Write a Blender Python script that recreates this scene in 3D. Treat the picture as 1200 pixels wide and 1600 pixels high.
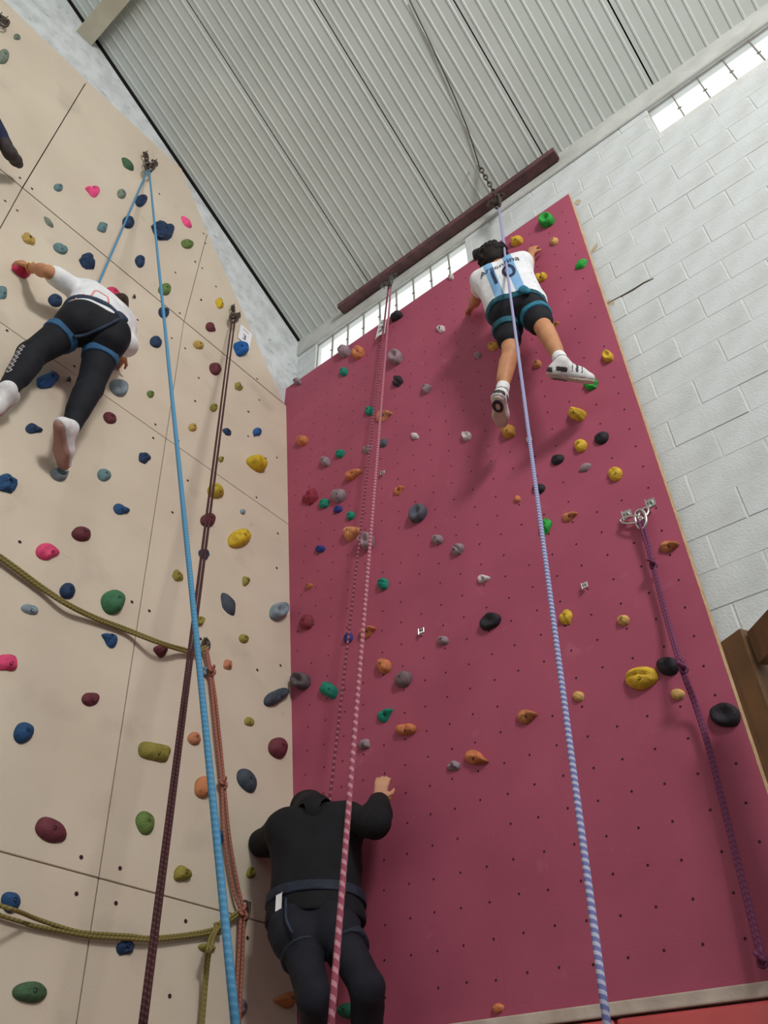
import bpy, bmesh, math, random
import numpy as np
from mathutils import Vector, Matrix
from mathutils.bvhtree import BVHTree

for o in list(bpy.data.objects):
    bpy.data.objects.remove(o)
SC = bpy.context.scene
COL = SC.collection
PI = math.pi

# ------------------------------------------------------------ camera, sky, light, exposure
cam_data = bpy.data.cameras.new('camera')
cam = bpy.data.objects.new('camera', cam_data)
COL.objects.link(cam)
cam.matrix_world = Matrix((
    (0.774653, 0.419010, 0.473650, 0.632096),
    (0.632329, -0.503093, -0.589116, -3.262959),
    (-0.008556, 0.755863, -0.654674, 1.514458),
    (0, 0, 0, 1),))
cam_data.sensor_fit = 'AUTO'
cam_data.sensor_width = 36.0
cam_data.lens = 27.5911
cam_data.clip_start = 0.05
SC.camera = cam

world = bpy.data.worlds.new('overcast_sky')
SC.world = world
world.use_nodes = True
bg = world.node_tree.nodes['Background']
bg.inputs[0].default_value = (0.95, 0.98, 1.0, 1)
bg.inputs[1].default_value = 1.06

def area_light(name, loc, target, sx, sy, power, color):
    l = bpy.data.lights.new(name, 'AREA')
    l.shape = 'RECTANGLE'; l.size = sx; l.size_y = sy
    l.energy = power; l.color = color
    o = bpy.data.objects.new(name, l)
    o.location = loc
    d = Vector(target) - Vector(loc)
    o.rotation_euler = d.to_track_quat('-Z', 'Y').to_euler()
    COL.objects.link(o)
    return o
area_light('hall_window_light', (4.6, -4.3, 7.6), (-1.6, -0.3, 4.6), 1.2, 0.9, 235, (1.0, 0.97, 0.93))

SC.view_settings.view_transform = 'Standard'
SC.view_settings.look = 'None'
SC.view_settings.gamma = 1.0
SC.view_settings.use_curve_mapping = False
SC.view_settings.exposure = 0.42

# ------------------------------------------------------------ helpers
def lin(c):
    r = []
    for v in c[:3]:
        v /= 255.0
        r.append(v / 12.92 if v <= 0.04045 else ((v + 0.055) / 1.055) ** 2.4)
    return (r[0], r[1], r[2], 1.0)

def new_mat(name, rgb, rough=0.6, spec=0.35, metal=0.0):
    m = bpy.data.materials.new(name); m.use_nodes = True
    b = m.node_tree.nodes['Principled BSDF']
    b.inputs['Base Color'].default_value = lin(rgb)
    b.inputs['Roughness'].default_value = rough
    b.inputs['Specular IOR Level'].default_value = spec
    b.inputs['Metallic'].default_value = metal
    return m

def noise_mat(name, rgb, rgb2, scale=6.0, rough=0.65, bump=0.0, bscale=60.0, spec=0.3, detail=4.0, lo=0.35, hi=0.7, coord='Object'):
    m = new_mat(name, rgb, rough, spec)
    nt = m.node_tree; N = nt.nodes; L = nt.links; b = N['Principled BSDF']
    tc = N.new('ShaderNodeTexCoord')
    n1 = N.new('ShaderNodeTexNoise'); n1.inputs['Scale'].default_value = scale; n1.inputs['Detail'].default_value = detail
    L.new(tc.outputs[coord], n1.inputs['Vector'])
    mr = N.new('ShaderNodeMapRange'); mr.inputs[1].default_value = lo; mr.inputs[2].default_value = hi
    L.new(n1.outputs[0], mr.inputs[0])
    mx = N.new('ShaderNodeMix'); mx.data_type = 'RGBA'
    mx.inputs['A'].default_value = lin(rgb); mx.inputs['B'].default_value = lin(rgb2)
    L.new(mr.outputs[0], mx.inputs['Factor'])
    L.new(mx.outputs['Result'], b.inputs['Base Color'])
    if bump > 0:
        n2 = N.new('ShaderNodeTexNoise'); n2.inputs['Scale'].default_value = bscale; n2.inputs['Detail'].default_value = 3
        L.new(tc.outputs[coord], n2.inputs['Vector'])
        bp = N.new('ShaderNodeBump'); bp.inputs['Strength'].default_value = bump; bp.inputs['Distance'].default_value = 0.01
        L.new(n2.outputs[0], bp.inputs['Height']); L.new(bp.outputs[0], b.inputs['Normal'])
    return m

def add_layer(m, rgb, scale, lo, hi, amount=1.0, stretch=(1, 1, 1), coord='Object', detail=5.0, seed=0.0):
    """lays another noise-shaped stain over a material's colour"""
    nt = m.node_tree; N = nt.nodes; L = nt.links; b = N['Principled BSDF']
    src = b.inputs['Base Color'].links[0].from_socket if b.inputs['Base Color'].links else None
    tc = N.new('ShaderNodeTexCoord'); mp = N.new('ShaderNodeMapping')
    mp.inputs['Scale'].default_value = stretch; mp.inputs['Location'].default_value = (seed, seed * 1.7, seed * .3)
    L.new(tc.outputs[coord], mp.inputs[0])
    n = N.new('ShaderNodeTexNoise'); n.inputs['Scale'].default_value = scale; n.inputs['Detail'].default_value = detail
    L.new(mp.outputs[0], n.inputs['Vector'])
    mr = N.new('ShaderNodeMapRange'); mr.inputs[1].default_value = lo; mr.inputs[2].default_value = hi; mr.inputs[4].default_value = amount
    L.new(n.outputs[0], mr.inputs[0])
    mx = N.new('ShaderNodeMix'); mx.data_type = 'RGBA'
    if src: L.new(src, mx.inputs['A'])
    else: mx.inputs['A'].default_value = b.inputs['Base Color'].default_value
    mx.inputs['B'].default_value = lin(rgb)
    L.new(mr.outputs[0], mx.inputs['Factor'])
    L.new(mx.outputs['Result'], b.inputs['Base Color'])
    return m

def mesh_data(name, verts, faces, mat=None, smooth=True, uvs=None):
    me = bpy.data.meshes.new(name)
    me.from_pydata([tuple(v) for v in verts], [], faces)
    if mat is not None:
        for mm in (mat if isinstance(mat, (list, tuple)) else [mat]): me.materials.append(mm)
    if smooth: me.polygons.foreach_set('use_smooth', [True] * len(me.polygons))
    if uvs is not None:
        ul = me.uv_layers.new(name='UVMap')
        idx = np.empty(len(me.loops), dtype=np.int32); me.loops.foreach_get('vertex_index', idx)
        ul.data.foreach_set('uv', np.asarray(uvs, dtype=np.float32)[idx].ravel())
    me.update()
    return me

def link(name, me, parent=None, matrix=None):
    o = bpy.data.objects.new(name, me)
    COL.objects.link(o)
    if parent is not None: o.parent = parent
    if matrix is not None: o.matrix_local = matrix
    return o

def empty(name, matrix=None):
    o = bpy.data.objects.new(name, None); COL.objects.link(o)
    o.empty_display_size = 0.1
    if matrix is not None: o.matrix_world = matrix
    return o

def tag(o, label=None, cat=None, group=None, kind=None):
    if label: o['label'] = label
    if cat: o['category'] = cat
    if group: o['group'] = group
    if kind: o['kind'] = kind
    return o

def box_geo(x0, x1, y0, y1, z0, z1):
    v = [(x0, y0, z0), (x1, y0, z0), (x1, y1, z0), (x0, y1, z0), (x0, y0, z1), (x1, y0, z1), (x1, y1, z1), (x0, y1, z1)]
    f = [(0, 3, 2, 1), (4, 5, 6, 7), (0, 1, 5, 4), (1, 2, 6, 5), (2, 3, 7, 6), (3, 0, 4, 7)]
    return v, f

def join_geo(parts):
    V = []; F = []
    for v, f in parts:
        n = len(V); V += list(v); F += [tuple(i + n for i in q) for q in f]
    return V, F

def bevel_box(x0, x1, y0, y1, z0, z1, w=0.004, seg=1):
    bm = bmesh.new()
    v, f = box_geo(x0, x1, y0, y1, z0, z1)
    vs = [bm.verts.new(p) for p in v]
    for q in f: bm.faces.new([vs[i] for i in q])
    bmesh.ops.bevel(bm, geom=bm.edges[:], offset=w, segments=seg, affect='EDGES', profile=0.6)
    bm.verts.index_update()
    V = [tuple(q.co) for q in bm.verts]; F = [tuple(x.index for x in q.verts) for q in bm.faces]
    bm.free()
    return V, F

def catmull(pts, n=6):
    P = [Vector(p) for p in pts]
    if len(P) < 3: return P
    P = [P[0] * 2 - P[1]] + P + [P[-1] * 2 - P[-2]]
    out = []
    for i in range(1, len(P) - 2):
        for k in range(n):
            t = k / n; a, b, c, d = P[i - 1], P[i], P[i + 1], P[i + 2]
            out.append(0.5 * ((2 * b) + (c - a) * t + (2 * a - 5 * b + 4 * c - d) * t * t + (3 * b - a - 3 * c + d) * t ** 3))
    out.append(P[-2])
    return out

def tube_geo(pts, r, sides=8, closed=False, uvlen=1.0):
    P = [Vector(p) for p in pts]; n = len(P)
    R = r if isinstance(r, (list, tuple)) else [r] * n
    V = []; F = []; UV = []
    T = []
    for i in range(n):
        a = P[(i - 1) % n] if (closed or i > 0) else P[i]
        b = P[(i + 1) % n] if (closed or i < n - 1) else P[i]
        d = b - a
        T.append(d.normalized() if d.length > 1e-9 else Vector((0, 0, 1)))
    ref = Vector((0, 0, 1)) if abs(T[0].z) < 0.9 else Vector((1, 0, 0))
    u = (ref - T[0] * ref.dot(T[0])).normalized()
    L = 0.0
    for i in range(n):
        u = u - T[i] * u.dot(T[i])
        u.normalize()
        w = T[i].cross(u)
        if i: L += (P[i] - P[i - 1]).length
        for k in range(sides):
            a = 2 * PI * k / sides
            V.append(P[i] + (u * math.cos(a) + w * math.sin(a)) * R[i])
            UV.append((L * uvlen, k / sides))
    rings = n if closed else n - 1
    for i in range(rings):
        j = (i + 1) % n
        for k in range(sides):
            k2 = (k + 1) % sides
            F.append((i * sides + k, i * sides + k2, j * sides + k2, j * sides + k))
    if not closed:
        F.append(tuple(range(sides - 1, -1, -1)))
        F.append(tuple((n - 1) * sides + k for k in range(sides)))
    return V, F, UV

def frame(origin, ex, ey, n):
    ex, ey, n = Vector(ex), Vector(ey), Vector(n)
    m = Matrix((ex, ey, n)).transposed().to_4x4()
    m.translation = Vector(origin)
    return m

# walls as local frames: local x along the wall, local y up the wall, local z out into the room
KL = -0.11752185601614533
XF = -2.2262          # slanted beige wall: x = XF + KL * z
PINK_Y = -0.10
XU = -3.041
FOLD_Z = 6.94
nl = Vector((1, 0, -KL)).normalized(); ul = Vector((KL, 0, 1)).normalized()
def wall_frame(w, y_or_x, z):
    if w == 'P': return frame((y_or_x, PINK_Y, z), (1, 0, 0), (0, 0, 1), (0, -1, 0))
    if w == 'U': return frame((XU, y_or_x, z), (0, 1, 0), (0, 0, 1), (1, 0, 0))
    return frame((XF + KL * z, y_or_x, z), (0, 1, 0), ul, nl)

# ------------------------------------------------------------ materials of the building
M_BLOCK = noise_mat('white_painted_block', (208, 213, 214), (194, 198, 197), 5.0, 0.8, 0.35, 90, lo=.4, hi=.75)
add_layer(M_BLOCK, (150, 148, 138), 2.6, .62, .80, .65, seed=3.1)
add_layer(M_BLOCK, (96, 92, 84), 9.0, .70, .78, .55, seed=8.2)
M_MORTAR = noise_mat('white_painted_mortar', (214, 216, 214), (200, 202, 198), 12, 0.85, .3, 60)
M_PLASTER = noise_mat('plaster_band', (196, 198, 194), (172, 174, 168), 4, 0.85, .3, 40)
add_layer(M_PLASTER, (120, 117, 108), 5, .66, .80, .5, seed=2.0)
M_GABLE = noise_mat('rough_white_brick_paint', (212, 216, 218), (186, 190, 190), 9, 0.85, .8, 30)
add_layer(M_GABLE, (92, 92, 92), 11, .66, .74, .6, (1, 1, 2.2), seed=5.0)
M_FLOOR = noise_mat('concrete_floor', (112, 108, 102), (96, 93, 87), 2, 0.7, .1)
M_SHEET = noise_mat('painted_roof_sheet', (203, 209, 205), (190, 196, 191), 1.2, 0.5, 0, spec=.4)
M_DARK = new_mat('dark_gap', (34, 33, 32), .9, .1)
M_BEAM = noise_mat('maroon_steel', (104, 66, 68), (78, 50, 54), 14, .5, 0, spec=.4)
M_CREAM = noise_mat('cream_painted_steel', (205, 200, 180), (188, 182, 162), 5, .6)
M_STEEL = noise_mat('dull_steel', (120, 118, 114), (70, 66, 60), 60, .4, 0, spec=.5)
M_STEEL.node_tree.nodes['Principled BSDF'].inputs['Metallic'].default_value = .7
M_BRIGHT = new_mat('bright_steel', (215, 212, 210), .25, .5, 1.0)
M_BLACKSTEEL = noise_mat('weathered_dark_steel', (82, 70, 60), (52, 44, 38), 40, .5, 0, spec=.4)

# ------------------------------------------------------------ floor, and unseen half-walls added to dim the lower hall
tag(link('floor', mesh_data('floor', *box_geo(-4.0, 8.0, -10.0, 0.5, -0.15, 0.0), M_FLOOR, False)), 'grey concrete floor of the climbing hall', 'floor', kind='structure')
tag(link('shade_wall_back', mesh_data('shade_wall_back', *box_geo(-4.0, 8.0, -10.2, -10.0, -0.15, 5.0), M_PLASTER, False)), 'unseen low white rear wall, open above, added to darken the lower hall', 'wall', kind='structure')  # out of view; height set to block low light from behind
tag(link('shade_wall_right', mesh_data('shade_wall_right', *box_geo(8.0, 8.2, -10.2, 0.5, -0.15, 5.0), M_PLASTER, False)), 'unseen low white right-hand wall, open above, added to darken the lower hall', 'wall', kind='structure')  # out of view; height set to block low light from the right

# ------------------------------------------------------------ front block wall with its two window openings
W1 = (-2.82, -1.065, 7.175, 7.775)
W2 = (0.633, 2.388, 7.375, 7.775)
YB = 0.085
xs = [-3.4, W1[0], W1[1], W2[0], W2[1], 8.0]
parts = [box_geo(-3.4, 8.0, 0.012, YB, 0.0, W1[2]), box_geo(W1[1], 8.0, 0.012, YB, W1[2], W2[2]), box_geo(-3.4, 8.0, 0.012, YB, W1[3], 7.93),
         box_geo(xs[0], xs[1], 0.012, YB, W1[2], W1[3]), box_geo(xs[2], xs[3], 0.012, YB, W2[2], W1[3]), box_geo(xs[4], xs[5], 0.012, YB, W2[2], W1[3])]
wall_front = tag(link('wall_front', mesh_data('wall_front', *join_geo(parts), M_MORTAR, False)),
                 'white painted concrete block wall carrying the red climbing wall', 'wall', kind='structure')
# blocks, one object each (0.4 x 0.2 m running bond), sharing a few meshes
def block_mesh(w, seed):
    rnd = random.Random(seed)
    v, f = bevel_box(0.004, w - 0.004, 0.0085, 0.0165, 0.0012, 0.1988, 0.003, 1)
    v = [(x + rnd.uniform(-.0012, .0012), y + (rnd.uniform(-.0015, .0015) if y < 0.01 else 0), z + rnd.uniform(-.001, .001)) for x, y, z in v]
    return mesh_data('block', v, f, M_BLOCK, False)
BM = {}
rnd = random.Random(4)
def put_block(x0, x1, z):
    w = round(x1 - x0, 3)
    if w < .05: return
    key = (w, rnd.randrange(3))
    if key not in BM: BM[key] = block_mesh(w, hash(key) % 1000)
    o = link('block', BM[key], wall_front)
    o.location = (x0, rnd.uniform(-.0015, .0015), z)
for c in range(-12, 16):
    z = 5.5 - 0.2 * (c + 1)
    x = -3.2 + 0.2 * (c % 2) - .4
    while x < 2.35:
        a, b = x, x + 0.4
        x += 0.4
        if z < 7.0: a = max(a, -0.2)
        else: a = max(a, -3.12)
        b = min(b, 2.4)
        if b <= a: continue
        for w in (W1, W2):
            if z + .2 > w[2] + .01 and z < w[3] and a < w[1] and b > w[0]:
                if a < w[0]: put_block(a, w[0], z); a = b
                elif b > w[1]: a = w[1]
                else: a = b
        if b <= a: continue
        if z > 7.77: continue
        put_block(a, b, z)
# rust-brown crack and damp stains on the blocks near the red wall
M_STAIN = noise_mat('rust_stain', (176, 160, 128), (198, 188, 168), 30, .85)
M_CRACK = new_mat('dark_crack', (104, 88, 66), .9, .1)
def on_wall(pts): return [Vector((x, .006, z)) for x, z in pts]
V, F, UV = tube_geo(on_wall([(-0.1, 5.9), (-0.054, 5.9), (0.079, 5.888), (0.155, 5.893), (0.218, 5.881)]), [.002, .004, .005, .005, .003], 6)
link('crack', mesh_data('crack', V, F, M_CRACK), wall_front)
for (x, z, w, h, ang) in [(-0.062, 6.54, 0.06, 0.025, 0.9), (-0.068, 7.202, 0.03, 0.05, 0), (-0.078, 5.894, 0.03, 0.05, 0.3)]:
    V = [(x + q * (w * math.cos(t) * math.cos(ang) - h * math.sin(t) * math.sin(ang)), .0062, z + q * (w * math.cos(t) * math.sin(ang) + h * math.sin(t) * math.cos(ang)))
         for t, q in [(2 * PI * k / 18, rnd.uniform(.55, 1.0)) for k in range(18)]]
    link('stain', mesh_data('stain', V, [tuple(range(18))], M_STAIN, False), wall_front)
# plaster band above the windows
tag(link('trim_1', mesh_data('plaster_band', *bevel_box(-3.12, 8.0, -0.012, 0.02, 7.775, 8.06, .008), M_PLASTER, False)), 'pale plaster band under the roof along the block wall', 'trim', kind='structure')

M_GLASSBLOCK = bpy.data.materials.new('glass_block'); M_GLASSBLOCK.use_nodes = True
nt = M_GLASSBLOCK.node_tree; nt.nodes.clear()
out = nt.nodes.new('ShaderNodeOutputMaterial'); tr = nt.nodes.new('ShaderNodeBsdfTransparent'); gl = nt.nodes.new('ShaderNodeBsdfGlossy')
tl = nt.nodes.new('ShaderNodeBsdfTranslucent'); m1 = nt.nodes.new('ShaderNodeMixShader'); m2 = nt.nodes.new('ShaderNodeMixShader')
tr.inputs[0].default_value = (.97, .98, .96, 1); gl.inputs['Roughness'].default_value = .15; tl.inputs[0].default_value = (.9, .92, .9, 1)
m1.inputs[0].default_value = .15; m2.inputs[0].default_value = .06
nt.links.new(tr.outputs[0], m1.inputs[1]); nt.links.new(tl.outputs[0], m1.inputs[2])
nt.links.new(m1.outputs[0], m2.inputs[1]); nt.links.new(gl.outputs[0], m2.inputs[2]); nt.links.new(m2.outputs[0], out.inputs[0])
M_JOINT = new_mat('grey_glass_block_joint', (126, 120, 112), .8)
for n, (w, rec, lab) in enumerate(((W1, .025, 'long glass block window partly hidden behind the top of the red wall'), (W2, .025, 'glass block window at the upper right above the bare block wall'))):
    e = tag(empty('window_%d' % (n + 1), Matrix.Translation((w[0], 0, w[2]))), lab, 'window', kind='structure')
    bars = []
    hh = w[3] - w[2]
    for i in range(10): bars.append(box_geo(i * .195 - .0035, i * .195 + .0035, rec, rec + .02, 0, hh))
    for j in (0, hh): bars.append(box_geo(0, 1.755, rec + .002, rec + .018, j - .003, j + .003))
    for i in range(1, 9): bars.append(box_geo(i * .195 - .014, i * .195 + .014, rec - .003, rec + .004, hh - .242, hh - .232))
    link('joint_grid', mesh_data('joint_grid', *join_geo(bars), M_JOINT, False), e)
    gbm = mesh_data('glass_block', *bevel_box(-.0945, .0945, -.008, .008, -hh / 2 + .003, hh / 2 - .003, .007, 2), M_GLASSBLOCK, True)
    for i in range(9):
        o = link('glass_block', gbm, e); o.location = (i * .195 + .0975, rec + .010, hh / 2)

# ------------------------------------------------------------ left gable wall
tag(link('wall_left', mesh_data('wall_left', *join_geo([box_geo(-3.35, -3.07, -10.0, 0.2, 0.0, 8.0)]), M_GABLE, False)),
    'rough white gable wall behind the beige climbing wall', 'wall', kind='structure')
wl = bpy.data.objects['wall_left']
PITCH = 0.566
def roof_z(y): return 8.0 - PITCH * y
RIDGE_Y = -4.4
gv = [(-3.35, 0.2, 8.0), (-3.07, 0.2, 8.0), (-3.35, -10, 8.0), (-3.07, -10, 8.0), (-3.35, RIDGE_Y, roof_z(RIDGE_Y)), (-3.07, RIDGE_Y, roof_z(RIDGE_Y)), (-3.35, 0, 8.0), (-3.07, 0, 8.0)]
gf = [(6, 7, 5, 4), (1, 3, 5, 7), (0, 6, 4, 2), (2, 4, 5, 3), (0, 1, 7, 6), (0, 2, 3, 1)]
link('gable', mesh_data('gable', gv, gf, M_GABLE, False), wl)

# ------------------------------------------------------------ roof: ribbed sheets, each its own object
ceiling = tag(link('ceiling', mesh_data('ceiling', *join_geo([
    ([(-3.3, 0.12, roof_z(.12) + .05), (8, 0.12, roof_z(.12) + .05), (8, RIDGE_Y, roof_z(RIDGE_Y) + .05), (-3.3, RIDGE_Y, roof_z(RIDGE_Y) + .05),
      (-3.3, 0.12, roof_z(.12) + .09), (8, 0.12, roof_z(.12) + .09), (8, RIDGE_Y, roof_z(RIDGE_Y) + .09), (-3.3, RIDGE_Y, roof_z(RIDGE_Y) + .09)],
     [(0, 1, 2, 3), (4, 7, 6, 5), (0, 4, 5, 1), (1, 5, 6, 2), (2, 6, 7, 3), (3, 7, 4, 0)]),
    ([(-3.3, RIDGE_Y, roof_z(RIDGE_Y) + .05), (8, RIDGE_Y, roof_z(RIDGE_Y) + .05), (8, -10.2, 8.0), (-3.3, -10.2, 8.0),
      (-3.3, RIDGE_Y, roof_z(RIDGE_Y) + .09), (8, RIDGE_Y, roof_z(RIDGE_Y) + .09), (8, -10.2, 8.05), (-3.3, -10.2, 8.05)],
     [(0, 1, 2, 3), (4, 7, 6, 5), (0, 4, 5, 1), (1, 5, 6, 2), (2, 6, 7, 3), (3, 7, 4, 0)])]), M_DARK, False)),
    'pitched roof of ribbed light grey metal sheets', 'ceiling', kind='structure')
def sheet_mesh():
    w = 0.95; n = 10; p = w / n
    prof = [(0.006, 0.0)]
    for i in range(n):
        a = i * p
        prof += [(a + .040, 0.0), (a + .046, -.006), (a + .058, -.006), (a + .064, 0.0)]
    prof.append((w - .006, 0.0))
    V = []; F = []
    for y in (0.11, -2.1, RIDGE_Y + .02):
        for x, h in prof: V.append((x, y, roof_z(y) - 8.0 + h))
    m = len(prof)
    for r in range(2):
        for i in range(m - 1): F.append((r * m + i, r * m + i + 1, (r + 1) * m + i + 1, (r + 1) * m + i))
    # turned-down side lips close the sheet edges
    for e in (0, m - 1):
        b = len(V)
        for y in (0.11, RIDGE_Y + .02): V.append((prof[e][0], y, roof_z(y) - 8.0 + .045))
        F.append((e, b, b + 1, 2 * m + e))
    return mesh_data('roof_sheet', V, F, M_SHEET, False)
sm = sheet_mesh()
for i in range(-4, 4):
    o = link('roof_sheet', sm, ceiling); o.location = (0.755 + .95 * i, 0, 8.0)
v, f = box_geo(-3.1, 8, -.1, .1, 0, 0)
s0 = Matrix.Translation((0, 0, 0))
rear = mesh_data('rear_lining', [(-3.1, RIDGE_Y, roof_z(RIDGE_Y) + .02), (8, RIDGE_Y, roof_z(RIDGE_Y) + .02), (8, -10.0, 8.0), (-3.1, -10.0, 8.0)], [(0, 1, 2, 3)], M_SHEET, False)
link('rear_lining', rear, ceiling)
# dark strip that paints in the shadow gap along the gable
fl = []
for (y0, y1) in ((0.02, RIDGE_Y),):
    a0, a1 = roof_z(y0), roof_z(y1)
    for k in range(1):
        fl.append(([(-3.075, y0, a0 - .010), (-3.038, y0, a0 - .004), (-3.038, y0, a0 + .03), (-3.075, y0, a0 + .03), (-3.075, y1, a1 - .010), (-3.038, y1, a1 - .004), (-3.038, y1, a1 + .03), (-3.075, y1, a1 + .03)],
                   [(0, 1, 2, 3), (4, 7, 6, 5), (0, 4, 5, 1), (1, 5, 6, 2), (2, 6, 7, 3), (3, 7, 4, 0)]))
tag(link('trim_2', mesh_data('gable_shadow_gap', *join_geo(fl), M_DARK, False)), 'dark strip standing in for the shadow gap between roof sheets and gable wall', 'trim', kind='structure')
# cream roof beam
cb = join_geo([bevel_box(-3.1, 8, -3.03, -2.87, 9.48, 9.505, .004), bevel_box(-3.1, 8, -2.965, -2.935, 9.50, 9.66, .004), bevel_box(-3.1, 8, -3.01, -2.89, 9.64, 9.665, .004)])
tag(link('roof_beam', mesh_data('roof_beam', *cb, M_CREAM, False)), 'cream steel beam crossing under the roof at the top left', 'beam')
# maroon tube that carries the anchors
tag(link('anchor_beam', mesh_data('anchor_beam', *bevel_box(-2.445, -0.085, -0.115, -0.022, 7.885, 7.955, .008, 2), M_BEAM, False)),
    'maroon steel tube under the roof edge that carries the rope anchors', 'beam')

# ------------------------------------------------------------ climbing walls
M_PINK = noise_mat('red_wall_paint', (172, 83, 107), (161, 75, 99), 2.2, .62, .12, 130, lo=.3, hi=.7)
add_layer(M_PINK, (200, 120, 140), 3.0, .67, .80, .35, (2.2, 2.2, .8), seed=1.3)
M_BEIGE = noise_mat('beige_wall_paint', (211, 198, 179), (200, 186, 167), 1.8, .7, .15, 120, lo=.3, hi=.7)
add_layer(M_BEIGE, (150, 138, 124), 2.4, .60, .82, .5, seed=4.4)
add_layer(M_BEIGE, (128, 118, 108), 7.0, .70, .82, .4, seed=9.4)
M_EDGE = noise_mat('raw_plywood_edge', (206, 172, 132), (176, 140, 104), 30, .7)
M_HOLE = new_mat('dark_bolt_hole', (66, 38, 44), .9, .1)

def panel_geo(x0, x1, z0, z1, t=0.018, g=0.002):
    return bevel_box(x0 + g, x1 - g, z0 + g, z1 - g, -t, 0.0, .0025, 1)

pink = tag(empty('climbing_wall', wall_frame('P', -1.6, 0)), 'tall flat dark red climbing wall with rows of small bolt holes', 'climbing wall')
pxs = [-3.15, -2.53, -1.31, -0.09]; pzs = [2.04, 7.2]
for i in range(3):
    for j in range(1):
        v, f = bevel_box(pxs[i] + 1.6 + .0003, pxs[i + 1] + 1.6 - .0003, pzs[j], pzs[j + 1], -.018, 0, .0006, 1)
        if i == 0:
            # trim the panel where the slanted beige wall meets it
            v = [(max(x, XF + KL * y - .02 + 1.6) if x < -1.2 else x, y, z) for x, y, z in v]
        link('panel', mesh_data('panel', v, f, M_PINK, False), pink)
link('edge_strip', mesh_data('edge_strip', *bevel_box(1.5103, 1.514, 2.04, 7.2, -.050, -.001, .001), M_EDGE, False), pink)
for bx in (-1.35, -.4, .55, 1.45):
    link('batten', mesh_data('batten', *box_geo(bx - .03, bx + .03, 2.04, 7.18, -.085, -.018), M_EDGE, False), pink)
def disc_set(pts, r, h=.0012, n=7):
    V = []; F = []
    for (x, y) in pts:
        b = len(V)
        for k in range(n): V.append((x + r * math.cos(2 * PI * k / n), y + r * math.sin(2 * PI * k / n), h))
        F.append(tuple(b + k for k in range(n)))
    return V, F
pts = []
nx = 0
rnd = random.Random(11)
x = -0.168
while x > -2.98:
    z = 2.10 + .147 * .5
    while z < 7.15:
        if x > XF + KL * z + .05 and rnd.random() > .06: pts.append((x + 1.6 + rnd.uniform(-.006, .006), z + rnd.uniform(-.006, .006)))
        z += .147
    x -= .147
tag(link('bolt_hole', mesh_data('bolt_holes', *disc_set(pts, .0058), M_HOLE, False), pink), kind='stuff')

beige = tag(empty('climbing_wall', wall_frame('L', -2.0, 0)), 'slanted beige climbing wall of plywood panels left of the red wall', 'climbing wall')
# local frame of the slanted wall: x = y + 2.0, y = z / ul.z
ys = [-4.99, -4.23, -2.76, -1.29, -0.085]
zs = [0.0, 2.528, 5.434, FOLD_Z]
for i in range(4):
    for j in range(3):
        v, f = panel_geo(ys[i] + 2, ys[i + 1] + 2, zs[j] / ul.z, zs[j + 1] / ul.z, g=.0028)
        link('panel', mesh_data('panel', v, f, M_BEIGE, False), beige)
link('backing', mesh_data('backing', *box_geo(-2.99, 1.9, 0.0, 6.9 / ul.z, -.05, -.02), M_DARK, False), beige)
M_LOC = beige.matrix_world.inverted()
def up_panel(poly, name='panel', t=.018):
    # upper vertical panels, polygon in (y, z)
    V = []; n = len(poly)
    for dx in (0, -t):
        for (y, z) in poly: V.append(M_LOC @ Vector((XU + dx, y, z)))
    F = [tuple(range(n)), tuple(range(2 * n - 1, n - 1, -1))]
    for k in range(n): F.append((k, n + k, n + (k + 1) % n, (k + 1) % n))
    return link(name, mesh_data(name, V, F, [M_BEIGE], False), beige)
g = .004; zt = 8.86
up_panel([(-1.29 + g, FOLD_Z + .005), (-.13, FOLD_Z + .005), (-1.29 + g, 8.32)])
up_panel([(-2.76 + g, FOLD_Z + .005), (-1.29 - g, FOLD_Z + .005), (-1.29 - g, 8.33), (-1.72, zt + .05), (-2.76 + g, zt)])
up_panel([(-4.23 + g, FOLD_Z + .005), (-2.76 - g, FOLD_Z + .005), (-2.76 - g, zt), (-4.23 + g, zt)])
up_panel([(-4.99, FOLD_Z + .005), (-4.23 - g, FOLD_Z + .005), (-4.23 - g, zt), (-4.99, zt)])
V = [M_LOC @ Vector(p) for p in [(XU - .024, -4.99, FOLD_Z - .03), (XU - .024, -.2, FOLD_Z - .03), (XU - .024, -1.3, 8.27), (XU - .024, -1.75, 8.84), (XU - .024, -4.99, 8.84)]]
link('backing', mesh_data('backing', V, [(0, 1, 2, 3, 4)], M_DARK, False), beige)
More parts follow.
